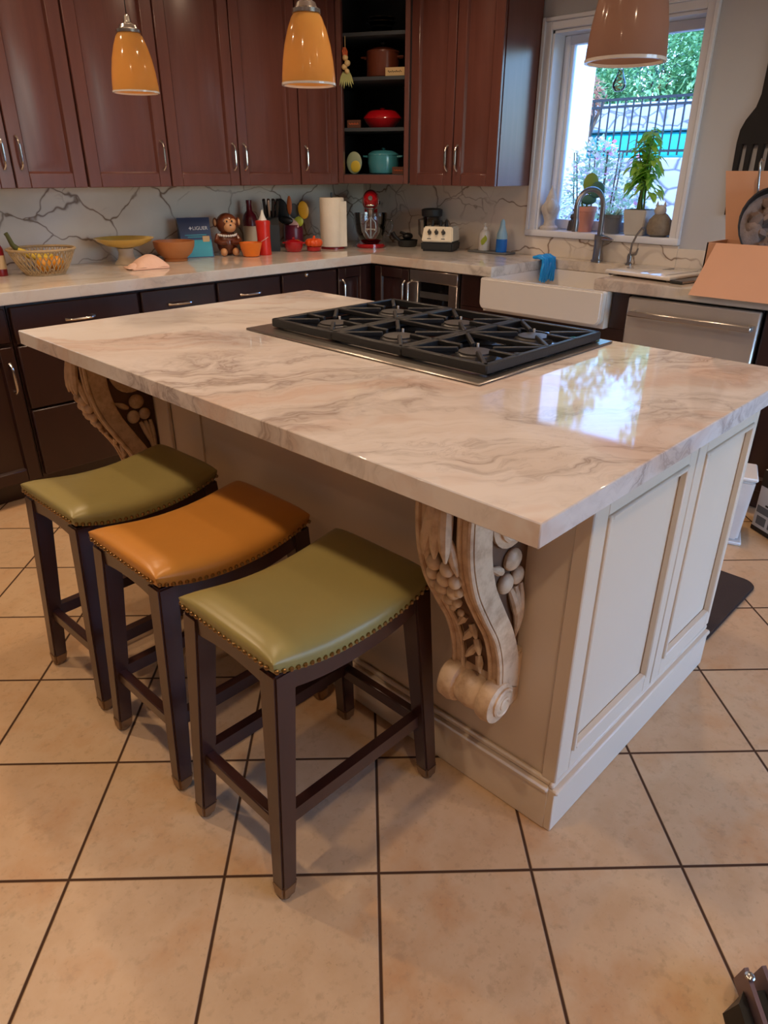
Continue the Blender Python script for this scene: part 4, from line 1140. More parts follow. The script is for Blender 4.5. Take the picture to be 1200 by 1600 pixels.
def crum(u, v):
    a = 2*PI*u; r_ = 0.148*v
    h = 0.05 + random.uniform(-.022,.022)*(1-v**4)
    q = Matrix.Rotation(R(40),4,'Z') @ Matrix.Rotation(R(-66),4,'Y') @ Vector((r_*math.cos(a), r_*math.sin(a), h))
    return tuple(q + Vector((0.045,-0.01,0.185)))
m = M().grid(crum, 22, 6)
bmesh.ops.remove_doubles(m.bm, verts=m.bm.verts[:], dist=0.0004)
for k in range(30):
    a = random.uniform(0,6.28); r_ = 0.115*random.random()**0.5
    q = Matrix.Rotation(R(40),4,'Z') @ Matrix.Rotation(R(-66),4,'Y') @ Vector((r_*math.cos(a), r_*math.sin(a), 0.055))
    m.ball(q + Vector((0.045,-0.01,0.185)), tuple(random.uniform(.012,.036) for _ in range(3)), 6, 4, rot=Matrix.Rotation(random.uniform(0,3),3,(1,random.random(),random.random())))
obj('crumpled_paper', m, 'crumple', t)
t = thing('steel_ladle', 'long steel ladle handle with hooked end standing in the cardboard box', 'ladle', (-0.245,-2.645,CZ+0.02))
obj('handle', M().tube([(0,-0.02,0.02),(0.0,-0.015,0.25),(0.0,-0.005,0.36),(-0.0,0.004,0.43),(0.0,0.010,0.46),(-0.004,0.004,0.475),(-0.008,-0.006,0.468)], [0.006,0.006,0.0055,0.005,0.004,0.0035,0.003], 10), 'chrome', t)
obj('bowl', M().ball((0,-0.02,0.015), (0.03,0.03,0.02)), 'chrome', t)

# giant black fork on the wall
t = thing('wall_fork', 'giant black wooden fork hung on the wall right of the window', 'wall decoration', (WX-0.012,-2.492,1.18))
m = M()
half = [(0.024,1.0),(0.026,0.80),(0.022,0.62),(0.022,0.50),(0.034,0.45),(0.068,0.40),(0.084,0.36),(0.088,0.31)]
def tine_poly():
    L_ = [(y,z) for y,z in half]
    pts = [(y,z) for y,z in L_]
    bot = [(0.080,0.0),(0.062,0.0),(0.058,0.30),(0.040,0.30),(0.034,0.0),(0.018,0.0),(0.012,0.30),(-0.010,0.30),(-0.016,0.0),(-0.032,0.0),(-0.038,0.30),(-0.056,0.30),(-0.060,0.0),(-0.078,0.0)]
    return pts + bot + [(-y,z) for y,z in L_[::-1]]
m.prism(tine_poly(), -0.008, 0.010, 'yz', 0.003)
obj('fork_body', m, 'black_wood', t, recalc=True)
obj('hanging_hook', M().tube([(0.011,0,0.95),(-0.002,0,0.99),(-0.012,0,0.985)], 0.003, 6), 'chrome', t)

# ================================================================ WORKTOP ITEMS, LONG WALL
t = thing('red_bottle', 'dark red bottle with white cap at the left end of the worktop', 'bottle', (-2.487,-0.128,CZ))
obj('bottle_body', M().lathe([(0.001,0),(0.029,0),(0.030,0.006),(0.030,0.115),(0.022,0.135),(0.013,0.148),(0.001,0.15)]), 'deep_red', t)
obj('cap', M().lathe([(0.001,0.147),(0.015,0.147),(0.015,0.185),(0.001,0.188)]), 'white_plastic', t)
obj('paper_band', M().lathe([(0.0305,0.03),(0.0308,0.03),(0.0308,0.09),(0.0305,0.09)]), 'tan_print', t)
t = thing('wire_basket', 'woven openwork fruit basket on the left worktop', 'basket', (-2.313,-0.205,CZ))
m = M()
for k in range(34):
    for sgn in (1,-1):
        a0 = 2*PI*k/34; pts = []
        for j in range(7):
            f = j/6; r_ = 0.088 + 0.058*f**0.8; a = a0 + sgn*f*0.35
            pts.append((r_*math.cos(a), r_*math.sin(a), 0.006+0.105*f))
        m.tube(pts, 0.0028, 5)
obj('lattice', m, 'wicker', t)
m = M()
m.tube([(0.147*math.cos(2*PI*k/40),0.147*math.sin(2*PI*k/40),0.112) for k in range(40)], 0.006, 8, True)
obj('rim', m, 'wicker', t)
m = M().lathe([(0.001,0),(0.09,0),(0.09,0.008),(0.001,0.009)]); obj('base', m, 'wicker', t)
def fruit(name, label, cat, loc, r, mt, group=None):
    t = thing(name, label, cat, loc, 0, group)
    obj('peel', M().lathe([(0.001,-r*0.97)]+[(r*math.cos(a), r*math.sin(a)) for a in [R(q) for q in range(-75,76,15)]]+[(0.006,r*0.95),(0.001,r*0.92)], (0,0,r)), mt, t)
    obj('stem', M().lathe([(0.001,0),(0.004,0),(0.003,0.006),(0.001,0.007)], (0,0,2*r*0.955), 8), 'stalk', t)
fruit('orange', 'orange lying at the right side of the fruit basket', 'fruit', (-2.262,-0.225,CZ+0.012), 0.034, 'citrus', 'oranges in the basket')
fruit('orange', 'orange lying in the middle front of the fruit basket', 'fruit', (-2.330,-0.245,CZ+0.012), 0.033, 'citrus', 'oranges in the basket')
t = thing('banana_bunch', 'yellow-green bananas with dark stalk poking out of the fruit basket', 'fruit', (-2.345,-0.175,CZ+0.03))
for k in range(3):
    m = M(); o_ = 0.022*(k-1)
    m.tube([(-0.06+o_*.2,o_*.4,0.085),(-0.03,o_,0.062),(0.01,o_*1.3,0.045),(0.05,o_*1.3,0.04),(0.082,o_,0.05)], [0.008,0.015,0.017,0.015,0.006], 10)
    obj('banana', m, 'banana', t)
obj('stalk', M().tube([(-0.06,0,0.080),(-0.082,0.0,0.105),(-0.095,0,0.145),(-0.10,0,0.155)], [0.015,0.011,0.009,0.010], 10), 'stalk', t)
t = thing('pedestal_bowl', 'yellow shallow bowl on a pale pedestal against the backsplash', 'bowl', (-1.845,-0.105,CZ))
obj('pedestal', M().lathe([(0.001,0),(0.062,0),(0.060,0.008),(0.042,0.028),(0.036,0.055),(0.042,0.078),(0.001,0.079)]), 'stone_ware', t)
obj('bowl', M().shell([(0.030,0.079),(0.090,0.092),(0.132,0.112),(0.152,0.128)], 0.006, seg=36), 'yellow_glaze', t, recalc=True)
t = thing('folded_cloth', 'folded peach-pink cloth in front of the yellow pedestal bowl', 'cloth', (-1.855,-0.335,CZ), R(-8))
def cl(u, v):
    x, y = (u-0.5)*0.19, (v-0.5)*0.14
    return (x*(1-0.15*abs(v-.5)), y, 0.004 + 0.052*max(0,1-abs(2*u-1.1)**2.2)*max(0,(1-abs(2*v-1)**2.4)) + 0.006*max(0,math.sin(u*9+v*4))*(1-abs(2*u-1))+0.004)
m = M().grid(cl, 22, 16); obj('upper_fold', m, 'peach_cloth', t)
m = M().box(-0.10,0.085,-0.075,0.07,0.0,0.008,0.003); obj('lower_fold', m, 'peach_cloth', t)
m = M().grid(lambda u,v: (-0.115+0.075*u, -0.055+0.075*v, 0.006+0.024*math.sin(PI*u)*(1-(2*v-1)**2)), 8, 8); obj('corner_fold', m, 'peach_cloth', t)
t = thing('wooden_bowl', 'round wooden bowl beside the blue pouch', 'bowl', (-1.584,-0.150,CZ))
obj('bowl', M().shell([(0.062,0.0),(0.066,0.010),(0.060,0.014),(0.090,0.040),(0.106,0.072),(0.110,0.102)], 0.007, seg=36), 'bowl_wood', t, recalc=True)
t = thing('food_pouch', 'navy and teal food pouch with white lettering behind the wooden bowl', 'pouch', (-1.395,-0.058,CZ), R(-20))
def pouch(m, z0, z1):
    P = []
    for z in (z0, z1):
        d = 0.045*(1-(z/0.207)**2.0)+0.004; w = 0.090 - 0.004*math.sin(PI*z/0.207)
        P += [(-w,-d,z),(w,-d,z),(w,d,z),(-w,d,z)]
    m.hexa(P)
m = M()
for k in range(8): pouch(m, 0.207*k/8, 0.207*(k+1)/8)
bmesh.ops.remove_doubles(m.bm, verts=m.bm.verts[:], dist=0.0005)
obj('pouch_body', m, 'navy_pack', t)
def pf(z, e=0.0008): return -(0.045*(1-(z/0.207)**2.0)+0.004)-e
m = M()
for k in range(6):
    z0, z1 = 0.004+0.088*k/6, 0.004+0.088*(k+1)/6
    m.hexa([(-0.083,pf(z0)-0.0006,z0),(0.083,pf(z0)-0.0006,z0),(0.083,pf(z0)+0.001,z0),(-0.083,pf(z0)+0.001,z0),(-0.083,pf(z1)-0.0006,z1),(0.083,pf(z1)-0.0006,z1),(0.083,pf(z1)+0.001,z1),(-0.083,pf(z1)+0.001,z1)])
obj('teal_panel', m, 'teal_pack', t)
text_mesh('lettering', '\u2726LIGUER', 0.026, 'pale_print', t, (0.018,pf(0.150)-0.001,0.152), (R(78),0,0))
m = M().box(-0.06,0.06,pf(0.118)-0.001,pf(0.118)+0.0005,0.116,0.120).box(-0.045,0.065,pf(0.108)-0.001,pf(0.108)+0.001,0.106,0.110); obj('small_print', m, 'teal_pack', t)
m = M().box(0.035,0.075,pf(0.09)-0.0025,pf(0.09)+0.002,0.080,0.112,0.002); obj('picture_badge', m, 'tan_print', t)
t = thing('monkey_jar', 'brown ceramic monkey-shaped jar between blue pouch and wine-red bottle', 'cookie jar', (-1.215,-0.115,CZ), R(-25))
obj('body', M().ball((0,0.005,0.068), (0.062,0.056,0.068), 20, 14), 'monkey_brown', t)
obj('head', M().ball((0.004,0,0.170), (0.062,0.055,0.058), 20, 14), 'monkey_brown', t)
m = M().ball((0.012,-0.040,0.155), (0.036,0.026,0.030)); m.ball((0.0,-0.042,0.182), (0.022,0.016,0.018)); m.ball((0.030,-0.042,0.182), (0.02,0.015,0.018)); obj('muzzle', m, 'monkey_face', t)
m = M()
for s_ in (-1,1): m.ball((0.010+0.014*s_,-0.056,0.186), (0.005,0.004,0.006))
m.ball((0.014,-0.066,0.166), (0.006,0.003,0.004)); obj('eye', m, 'black', t)
for s_ in (-1,1):
    e_ = obj('ear', M().ball((0.004+0.066*s_,0.004,0.178), (0.014,0.018,0.026)), 'monkey_brown', t)
    obj('ear_inner', M().ball((0.004+0.068*s_,-0.006,0.178), (0.008,0.010,0.018)), 'monkey_face', e_)
    obj('arm', M().tube([(0.050*s_,0,0.110),(0.066*s_,-0.022,0.080),(0.040*s_,-0.050,0.070),(0.012*s_,-0.060,0.074)], [0.016,0.016,0.015,0.012], 10), 'monkey_brown', t)
    obj('foot', M().ball((0.034*s_,-0.058,0.022), (0.020,0.026,0.022)), 'monkey_face', t)
m = M()
for k in range(11):
    a = PI*(0.08+0.84*k/10); m.ball((0.052*math.cos(a),-0.048*math.sin(a),0.115-0.008*math.sin(a)), 0.0075, 8, 6)
obj('bead_necklace', m, 'ceramic', t)
t = thing('orange_bowl', 'small bright orange bowl in front of the monkey jar', 'bowl', (-1.162,-0.264,CZ))
obj('bowl', M().shell([(0.040,0),(0.046,0.004),(0.058,0.045),(0.066,0.076)], 0.004), 'orange_ceramic', t, recalc=True)
t = thing('wine_bottle', 'wine-red bottle with pale paper label behind the red squeeze bottle', 'bottle', (-0.985,-0.03,CZ))
obj('bottle_body', M().lathe([(0.001,0),(0.043,0),(0.045,0.006),(0.045,0.175),(0.036,0.205),(0.018,0.228),(0.015,0.27),(0.001,0.271)]), 'wine_red', t)
obj('paper_label', M().lathe([(0.0452,0.045),(0.0456,0.045),(0.0456,0.145),(0.0452,0.145)]), 'stone_ware', t)
obj('cap', M().lathe([(0.001,0.268),(0.017,0.268),(0.017,0.287),(0.001,0.288)]), 'wine_red', t)
t = thing('squeeze_bottle', 'bright red squeeze bottle with pointed clear nozzle', 'bottle', (-1.052,-0.245,CZ), R(-45))
obj('bottle_body', M().lathe([(0.001,0),(0.040,0),(0.041,0.006),(0.038,0.09),(0.041,0.165),(0.001,0.166)]), 'red_plastic', t)
obj('cap', M().lathe([(0.001,0.164),(0.0425,0.164),(0.0425,0.184),(0.030,0.188),(0.001,0.188)]), 'red_plastic', t)
obj('nozzle', M().lathe([(0.026,0.186),(0.018,0.200),(0.007,0.232),(0.005,0.242),(0.001,0.242)]), 'white_plastic', t)
m = M()
m.tube([(-0.03,-0.0295,0.05),(-0.01,-0.0395,0.075),(0.012,-0.0405,0.088),(0.03,-0.0285,0.10)], 0.002, 6); obj('script_mark', m, 'pink_plastic', t)
t = thing('knife_block', 'black knife block with steel and black handles beside the utensil crock', 'knife block', (-0.865,-0.085,CZ), R(-35))
m = M().prism([(-0.06,0),(0.07,0),(0.07,0.19),(0.03,0.225),(-0.06,0.15)], -0.042, 0.042, 'yz', 0.003); obj('block', m, 'charcoal', t)
for k in range(5):
    m = M().box(-0.009,0.009,-0.012,0.012,0,0.115,0.004)
    m.xform(Matrix.Translation((-0.030+0.020*(k%4), 0.0+0.03*(k//4), 0.19)) @ Matrix.Rotation(R(28),4,'X') @ Matrix.Rotation(R(-6+4*k),4,'Y'))
    hnd = obj('knife_handle', m, 'black' if k != 1 else 'steel', t)
t = thing('utensil_crock', 'plum red crock holding cooking utensils', 'crock', (-0.655,-0.03,CZ))
obj('crock', M().shell([(0.050,0),(0.060,0.010),(0.062,0.110),(0.058,0.130),(0.062,0.138)], 0.006), 'plum_ceramic', t, recalc=True)
def utensil(name, label, parts, cat='utensil'):
    t = thing(name, label, cat, (-0.655,-0.03,CZ+0.015))
    for nm, m, mt in parts: obj(nm, m, mt, t)
fdir = Vector((-0.72,-0.69,0)); sdir = Vector((0.696,-0.718,0))         # towards the room / along the view
def U(s_, f_, z): return tuple(sdir*s_ + fdir*f_ + Z_*z)
def paddle(s_, f_, z, w, d, h, tilt):
    m = M().ball((0,0,0), (w,d,h), 14, 10)
    m.xform(Matrix.Translation(U(s_,f_,z)) @ Matrix.Rotation(R(-46),4,'Z') @ Matrix.Rotation(R(tilt),4,'Y')); return m
utensil('spatula', 'black wide spatula leaning left out of the plum crock', [('handle', M().tube([U(0.02,0.0,0.01),U(-0.02,0,0.10),U(-0.035,0,0.16)], 0.006, 8), 'black'), ('blade', paddle(-0.065,0,0.20,0.045,0.006,0.075,-12), 'black')])
utensil('spatula', 'orange slotted spatula standing upright in the plum crock', [('handle', M().tube([U(0.0,0.01,0.01),U(-0.01,0.01,0.16)], 0.006, 8), 'spatula_orange'), ('blade', paddle(-0.015,0.01,0.235,0.016,0.005,0.055,0), 'spatula_orange')])
utensil('slotted_spoon', 'grey slotted spoon behind the orange spatula', [('handle', M().tube([U(0.0,-0.02,0.01),U(0.005,-0.02,0.15)], 0.005, 8), 'slate'), ('bowl', paddle(0.008,-0.022,0.20,0.032,0.006,0.045,0), 'slate')])
utensil('serving_spoon', 'yellow spoon leaning right out of the plum crock', [('handle', M().tube([U(-0.015,0.01,0.01),U(0.03,0.01,0.12),U(0.05,0.01,0.16)], 0.006, 8), 'spatula_orange'), ('bowl', paddle(0.072,0.012,0.208,0.034,0.008,0.052,-8), 'spoon_yellow')])
utensil('serving_spoon', 'lime green small spoon just above the rim of the plum crock', [('handle', M().tube([U(0.0,0.03,0.01),U(0.025,0.035,0.11)], 0.005, 8), 'lime'), ('bowl', paddle(0.042,0.035,0.142,0.030,0.008,0.030,20), 'lime')])
utensil('pink_spatula', 'pale pink rubber spatula at the front of the plum crock', [('handle', M().tube([U(0.01,0.02,0.01),U(0.008,0.04,0.10)], 0.005, 8), 'pink_plastic'), ('blade', paddle(0.010,0.045,0.128,0.036,0.006,0.024,35), 'pink_plastic')])
utensil('black_ladle', 'black ladle bending left over the rim of the plum crock', [('handle', M().tube([U(0.01,0.03,0.01),U(-0.01,0.04,0.12)], 0.006, 8), 'black'), ('bowl', paddle(-0.032,0.045,0.150,0.044,0.014,0.022,12), 'black')])
t = thing('red_pot', 'small round red lidded pot in front of the plum crock', 'pot', (-0.815,-0.225,CZ))
obj('pot', M().shell([(0.040,0),(0.046,0.004),(0.055,0.03),(0.056,0.048)], 0.004), 'red_enamel', t, recalc=True)
l_ = obj('lid', M().lathe([(0.056,0.049),(0.054,0.058),(0.035,0.068),(0.001,0.072)]), 'red_enamel', t)
obj('knob', M().ball((0,0,0.076), (0.009,0.009,0.007)), 'red_enamel', l_)
for s_ in (-1,1): obj('lug_handle', M().ball(U(0.058*s_,0,0.05), (0.012,0.012,0.006)), 'red_enamel', t)
t = thing('pumpkin_pot', 'small orange pumpkin-shaped lidded pot left of the paper towel', 'pot', (-0.705,-0.285,CZ))
obj('pot', M().shell([(0.036,0),(0.042,0.004),(0.047,0.026)], 0.004), 'red_enamel', t, recalc=True)
m = M()
for k in range(10):
    a = 2*PI*k/10; m.ball((0.030*math.cos(a),0.030*math.sin(a),0.048), (0.025,0.025,0.024), 10, 8)
l_ = obj('lid', m, 'pumpkin', t)
obj('stem_knob', M().tube([(0,0,0.066),(0.002,0,0.078),(0.008,0.002,0.084)], [0.010,0.008,0.007], 8), 'pumpkin', l_)
t = thing('paper_towel_roll', 'white paper towel roll on an upright holder at the inner corner', 'paper towel', (-0.505,-0.235,CZ))
obj('holder_base', M().lathe([(0.001,0),(0.078,0),(0.078,0.010),(0.001,0.012)]), 'deep_red', t)
obj('roll', M().lathe([(0.02,0.013),(0.074,0.013),(0.076,0.018),(0.076,0.292),(0.074,0.296),(0.02,0.296)], seg=40), 'paper', t)
m = M()
m.grid(lambda u,v: tuple(Vector((0.0775*math.cos(R(-95)+u*0.5),0.0775*math.sin(R(-95)+u*0.5),0.014+0.262*v)) + sdir*(0.03*max(0,u-0.3)) ), 8, 4)
obj('loose_sheet', m, 'paper', t)
obj('holder_rod', M().tube([(0,0,0.01),(0,0,0.325)], 0.006, 8), 'black', t)

# stand mixer in the corner, facing the room
t = thing('stand_mixer', 'red stand mixer with glass bowl in the corner of the worktop', 'mixer', (-0.245,-0.320,CZ), R(-46))
obj('base', M().prism([(0.095*math.cos(a)*1.0,-0.05+0.10*math.sin(a)) for a in [R(q) for q in range(180,361,15)]] + [(0.085,0.14),(-0.085,0.14)], 0, 0.024, 'xy', 0.008), 'red_enamel', t)
obj('column', M().prism([(0.07,0.02),(0.145,0.02),(0.14,0.16),(0.13,0.235),(0.07,0.235),(0.085,0.15)], -0.042, 0.042, 'yz', 0.012), 'red_enamel', t)
def head(u, v):
    a = 2*PI*u; y = -0.15 + 0.31*v
    prof = max(0.002, 1-abs(2*v-1)**3.2)**0.5
    return (0.054*prof*math.cos(a), y, 0.280 + 0.060*prof*math.sin(a))
hd = obj('motor_head', M().grid(head, 28, 20), 'red_enamel', t)
obj('trim_band', M().tube([(0.0505*math.cos(2*PI*k/32),-0.075,0.272+0.052*math.sin(2*PI*k/32)) for k in range(32)], 0.003, 6, True), 'chrome', hd)
obj('hub_cap', M().lathe([(0.001,-0.156),(0.013,-0.155),(0.015,-0.140),(0.001,-0.13)], (0,0,0.295), 18, 'y'), 'chrome', hd)
m = M().ball((0,-0.132,0.252), (0.026,0.010,0.009)).ball((0,-0.118,0.234), (0.022,0.010,0.006)); obj('badge', m, 'chrome', hd)
obj('speed_knob', M().lathe([(0.001,0),(0.012,0),(0.010,0.012),(0.001,0.013)], (0.049,0.02,0.262), 12, 'x'), 'black', hd)
obj('beater_shaft', M().lathe([(0.001,0.18),(0.016,0.185),(0.022,0.235),(0.026,0.248),(0.001,0.25)], (0,-0.085,0), 16), 'chrome', t)
obj('glass_bowl', M().shell([(0.052,0.026),(0.075,0.05),(0.095,0.10),(0.104,0.16),(0.106,0.205)], 0.003, (0,-0.055,0), 36), 'glass', t, recalc=True)
obj('bowl_handle', M().tube([(0.105,-0.055,0.165),(0.135,-0.07,0.16),(0.140,-0.075,0.12),(0.118,-0.065,0.075),(0.090,-0.055,0.075)], 0.007, 10), 'glass', t)
m = M()
for s_ in (-1,1): m.tube([(0,-0.085,0.185),(0.03*s_,-0.085,0.15),(0.035*s_,-0.085,0.10),(0.006*s_,-0.085,0.055)], 0.004, 8)
m.tube([(0,-0.085,0.185),(0,-0.085,0.055)], 0.005, 8); m.tube([(-0.034,-0.085,0.11),(0.034,-0.085,0.11)], 0.004, 8)
obj('flat_beater', m, 'steel', t)

# black pans and cups by the mixer
t = thing('black_pan', 'low black saucepan on the worktop between mixer and blender', 'pan', (-0.07,-0.485,CZ))
obj('pan_body', M().shell([(0.052,0),(0.060,0.006),(0.066,0.042)], 0.004), 'charcoal', t, recalc=True)
obj('handle', M().tube([U(-0.05,0.03,0.036),U(-0.085,0.03,0.062),U(-0.10,0.02,0.085)], [0.010,0.014,0.016], 10), 'black', t)
t = thing('black_scoop', 'black scoop resting across the low saucepan', 'scoop', (-0.07,-0.485,CZ+0.043))
obj('scoop_cup', M().ball((0,0,0.020), (0.040,0.030,0.022)), 'black', t)
obj('handle', M().tube([U(0.01,0,0.022),U(-0.05,0.0,0.045)], [0.010,0.009], 8), 'black', t)
t = thing('blender_jar', 'clear blender jar with dark lid behind the cream blender base', 'blender jar', (0.01,-0.62,CZ), R(-40))
obj('jar', M().shell([(0.040,0),(0.045,0.01),(0.056,0.185)], 0.003, seg=8), 'smoke', t, recalc=True)
obj('lid', M().lathe([(0.058,0.183),(0.066,0.19),(0.068,0.225),(0.052,0.232),(0.001,0.235)], seg=20), 'charcoal', t)
obj('handle', M().tube([(-0.052,0,0.17),(-0.082,0,0.165),(-0.078,0,0.08),(-0.046,0,0.045)], 0.008, 8), 'smoke', t)
obj('blade_collar', M().lathe([(0.001,-0.0),(0.046,0.0),(0.046,0.014),(0.001,0.016)]), 'chrome', t)
t = thing('countertop_blender', 'cream blender motor base with three black knobs', 'blender', (-0.105,-0.795,CZ), R(-66))
m = M().hexa([(-0.100,-0.088,0.0),(0.100,-0.088,0.0),(0.100,0.088,0),(-0.100,0.088,0),(-0.104,-0.092,0.056),(0.104,-0.092,0.056),(0.104,0.092,0.056),(-0.104,0.092,0.056)])
bmesh.ops.bevel(m.bm, geom=m.bm.edges[:], offset=0.010, segments=2, affect='EDGES'); obj('rubber_foot', m, 'charcoal', t)
m = M().hexa([(-0.100,-0.090,0.054),(0.100,-0.090,0.054),(0.100,0.088,0.054),(-0.100,0.088,0.054),(-0.092,-0.066,0.140),(0.092,-0.066,0.140),(0.092,0.078,0.140),(-0.092,0.078,0.140)])
bmesh.ops.bevel(m.bm, geom=m.bm.edges[:], offset=0.007, segments=2, affect='EDGES'); bb = obj('housing', m, 'cream_metal', t)
for k in range(3):
    m = M().lathe([(0.001,0),(0.012,0),(0.011,0.014),(0.001,0.015)], seg=14); m.box(-0.003,0.003,-0.016,0.016,0.008,0.018)
    m.xform(Matrix.Translation((-0.050+0.044*k,-0.0755,0.108)) @ Matrix.Rotation(R(90-17),4,'X')); obj('knob', m, 'black', bb)
m = M()
for k in (0,2): m.box(-0.062+0.044*k,-0.038+0.044*k,-0.0868,-0.0848,0.070,0.075)
m.xform(Matrix.Identity(4)); obj('printed_mark', m, 'slate', bb)
m = M()
for dx, dy in ((-0.045,-0.03),(0.0,-0.01),(0.045,-0.03),(0.02,0.04)): m.lathe([(0.011,0.139),(0.009,0.150),(0.006,0.172),(0.001,0.174)], (dx,dy,0), 8)
obj('jar_prong', m, 'black', t)
t = thing('grey_tray', 'low grey tray under the soap and spray bottles', 'tray', (0.0,-1.10,CZ))
obj('tray', M().box(-0.055,0.05,-0.155,0.13,0,0.010,0.003), 'slate', t)
t = thing('soap_bottle', 'clear hand-soap pump bottle with yellow-green print', 'soap bottle', (0.01,-1.045,CZ+0.0105), R(-55))
obj('bottle_body', M().lathe([(0.001,0),(0.034,0),(0.035,0.006),(0.035,0.095),(0.024,0.112),(0.013,0.118),(0.001,0.119)], seg=20), 'white_plastic', t)
obj('printed_leaf', M().leaf((-0.012,-0.0355,0.03), (0.3,0,1), 0.055, 0.03, 0, (0,-1,0)).leaf((0.012,-0.035,0.05), (-0.2,0,1), 0.04, 0.02, 0, (0,-1,0)), 'lime', t)
obj('pump', M().tube([(0,0,0.115),(0,0,0.150)], 0.006, 8).tube([(0,0.005,0.150),(0,-0.035,0.152),(0,-0.042,0.146)], 0.0065, 8).lathe([(0.001,0.117),(0.014,0.117),(0.013,0.132),(0.001,0.133)], seg=14), 'white_plastic', t)
t = thing('blue_bottle', 'tapered dish-soap bottle half full of blue liquid near the window', 'soap bottle', (-0.005,-1.185,CZ+0.0105))
obj('liquid', M().lathe([(0.001,0),(0.033,0),(0.034,0.005),(0.033,0.072),(0.001,0.073)], seg=22), 'blue_liquid', t)
obj('bottle_top', M().lathe([(0.033,0.0725),(0.031,0.100),(0.020,0.130),(0.014,0.150),(0.001,0.152)], seg=22), 'sky_plastic', t)
obj('cap', M().lathe([(0.001,0.150),(0.015,0.150),(0.013,0.168),(0.006,0.180),(0.001,0.181)], seg=16), 'sky_plastic', t)

# ================================================================ CORNER SHELF ITEMS
crz = math.atan2(cu.y, cu.x)
def C(u, d, z): return tuple(cA + cu*u - cn*d + Z_*z)
t = thing('brown_pot', 'tall brown lidded pot on the upper middle corner shelf', 'pot', C(0.232,0.16,shz[2]+0.001), crz)
obj('pot', M().shell([(0.088,0),(0.096,0.008),(0.098,0.128)], 0.005, seg=36), 'brown_enamel', t, recalc=True)
l_ = obj('lid', M().lathe([(0.102,0.128),(0.100,0.136),(0.06,0.152),(0.001,0.158)], seg=36), 'brown_enamel', t)
obj('knob', M().lathe([(0.004,0.156),(0.004,0.168),(0.013,0.172),(0.013,0.180),(0.001,0.181)], seg=14), 'black', l_)
for s_ in (-1,1): obj('side_handle', M().tube([(0.096*s_,-0.03,0.105),(0.126*s_,-0.02,0.108),(0.126*s_,0.02,0.108),(0.096*s_,0.03,0.105)], 0.006, 8), 'brown_enamel', t)
t = thing('red_casserole', 'oval red lidded casserole on the lower middle corner shelf', 'casserole', C(0.232,0.15,shz[1]+0.001), crz)
obj('dish', M().shell([(0.070,0),(0.085,0.008),(0.110,0.040),(0.118,0.052)], 0.005, seg=36, ratio=0.75), 'red_enamel', t, recalc=True)
l_ = obj('lid', M().lathe([(0.119,0.052),(0.116,0.060),(0.088,0.088),(0.07,0.096),(0.001,0.098)], seg=36, ratio=0.75), 'red_enamel', t)
obj('knob', M().lathe([(0.006,0.097),(0.018,0.106),(0.001,0.110)], seg=14), 'red_enamel', l_)
t = thing('teal_pot', 'turquoise round lidded pot on the bottom corner shelf', 'pot', C(0.240,0.15,shz[0]+0.001), crz)
obj('pot', M().shell([(0.078,0),(0.086,0.006),(0.098,0.06),(0.094,0.105)], 0.005, seg=36), 'teal_enamel', t, recalc=True)
l_ = obj('lid', M().lathe([(0.097,0.105),(0.095,0.112),(0.07,0.128),(0.001,0.135)], seg=36), 'teal_enamel', t)
obj('knob', M().lathe([(0.005,0.134),(0.014,0.142),(0.001,0.147)], seg=14), 'teal_enamel', l_)
for s_ in (-1,1): obj('side_handle', M().tube([(0.095*s_,-0.03,0.095),(0.122*s_,-0.02,0.098),(0.122*s_,0.02,0.098),(0.095*s_,0.03,0.095)], 0.006, 8), 'teal_enamel', t)
for k, (r_, lb) in enumerate(((0.062,'lowest glass plate of the stack on the top corner shelf'),(0.085,'second glass plate up on the top corner shelf'),(0.090,'third glass plate up on the top corner shelf'),(0.080,'uppermost glass plate of the stack on the top corner shelf'))):
    o_ = obj('glass_plate', M().lathe([(0.001,0),(r_*0.6,0),(r_,0.016),(r_-0.003,0.019),(r_*0.6,0.004),(0.001,0.004)], tuple(C(0.225,0.16,shz[3]+0.002+0.021*k)), 32), 'glass'); tag(o_, lb, 'plate', 'glass plates on the top corner shelf')
def sign(label, u, d, z, w, h, mt, ink):
    t = thing('wooden_sign', label, 'sign', C(u,d,z), crz)
    obj('board', M().box(-w/2,w/2,-0.006,0.006,0,h,0.001), mt, t)
    pts = [(-w*0.36+w*0.72*k/26, -0.0062, h*0.5+h*0.17*math.sin(k*1.7)*(0.6+0.4*math.sin(k*0.9))) for k in range(27)]
    obj('lettering', M().tube(pts, 0.0016, 5), ink, t)
sign('pale wooden sign leaning at the right of the upper middle corner shelf', 0.345, 0.035, shz[2]+0.001, 0.115, 0.042, 'sign_tan', 'ink')
sign('small brown wooden sign left of the red casserole', 0.085, 0.05, shz[1]+0.001, 0.085, 0.042, 'sign_brown', 'ink_orange')
sign('small brown wooden sign right of the turquoise pot', 0.365, 0.06, shz[0]+0.001, 0.078, 0.040, 'sign_brown', 'ink_orange')
t = thing('lemon_plate', 'upright oval yellow and grey-green plate at the left of the bottom corner shelf', 'plate', C(0.070,0.085,shz[0]+0.001), crz)
obj('plate', M().ball((0,0,0.062), (0.050,0.008,0.062), 24, 14), 'plate_green', t)
obj('painted_fruit', M().ball((0.010,-0.006,0.042), (0.032,0.005,0.034), 16, 10), 'banana', t)
t = thing('garlic_braid', 'hanging braid of garlic and dried peppers at the left of the corner shelves', 'ornament', C(0.062,-0.022,1.815))
m = M()
for k,(dx,dz,r_) in enumerate(((0,0.135,0.017),(0.012,0.108,0.018),(-0.006,0.09,0.017),(0.010,0.068,0.015))): m.ball(tuple(cu*dx+Z_*dz), (r_,r_,r_*0.9), 10, 8)
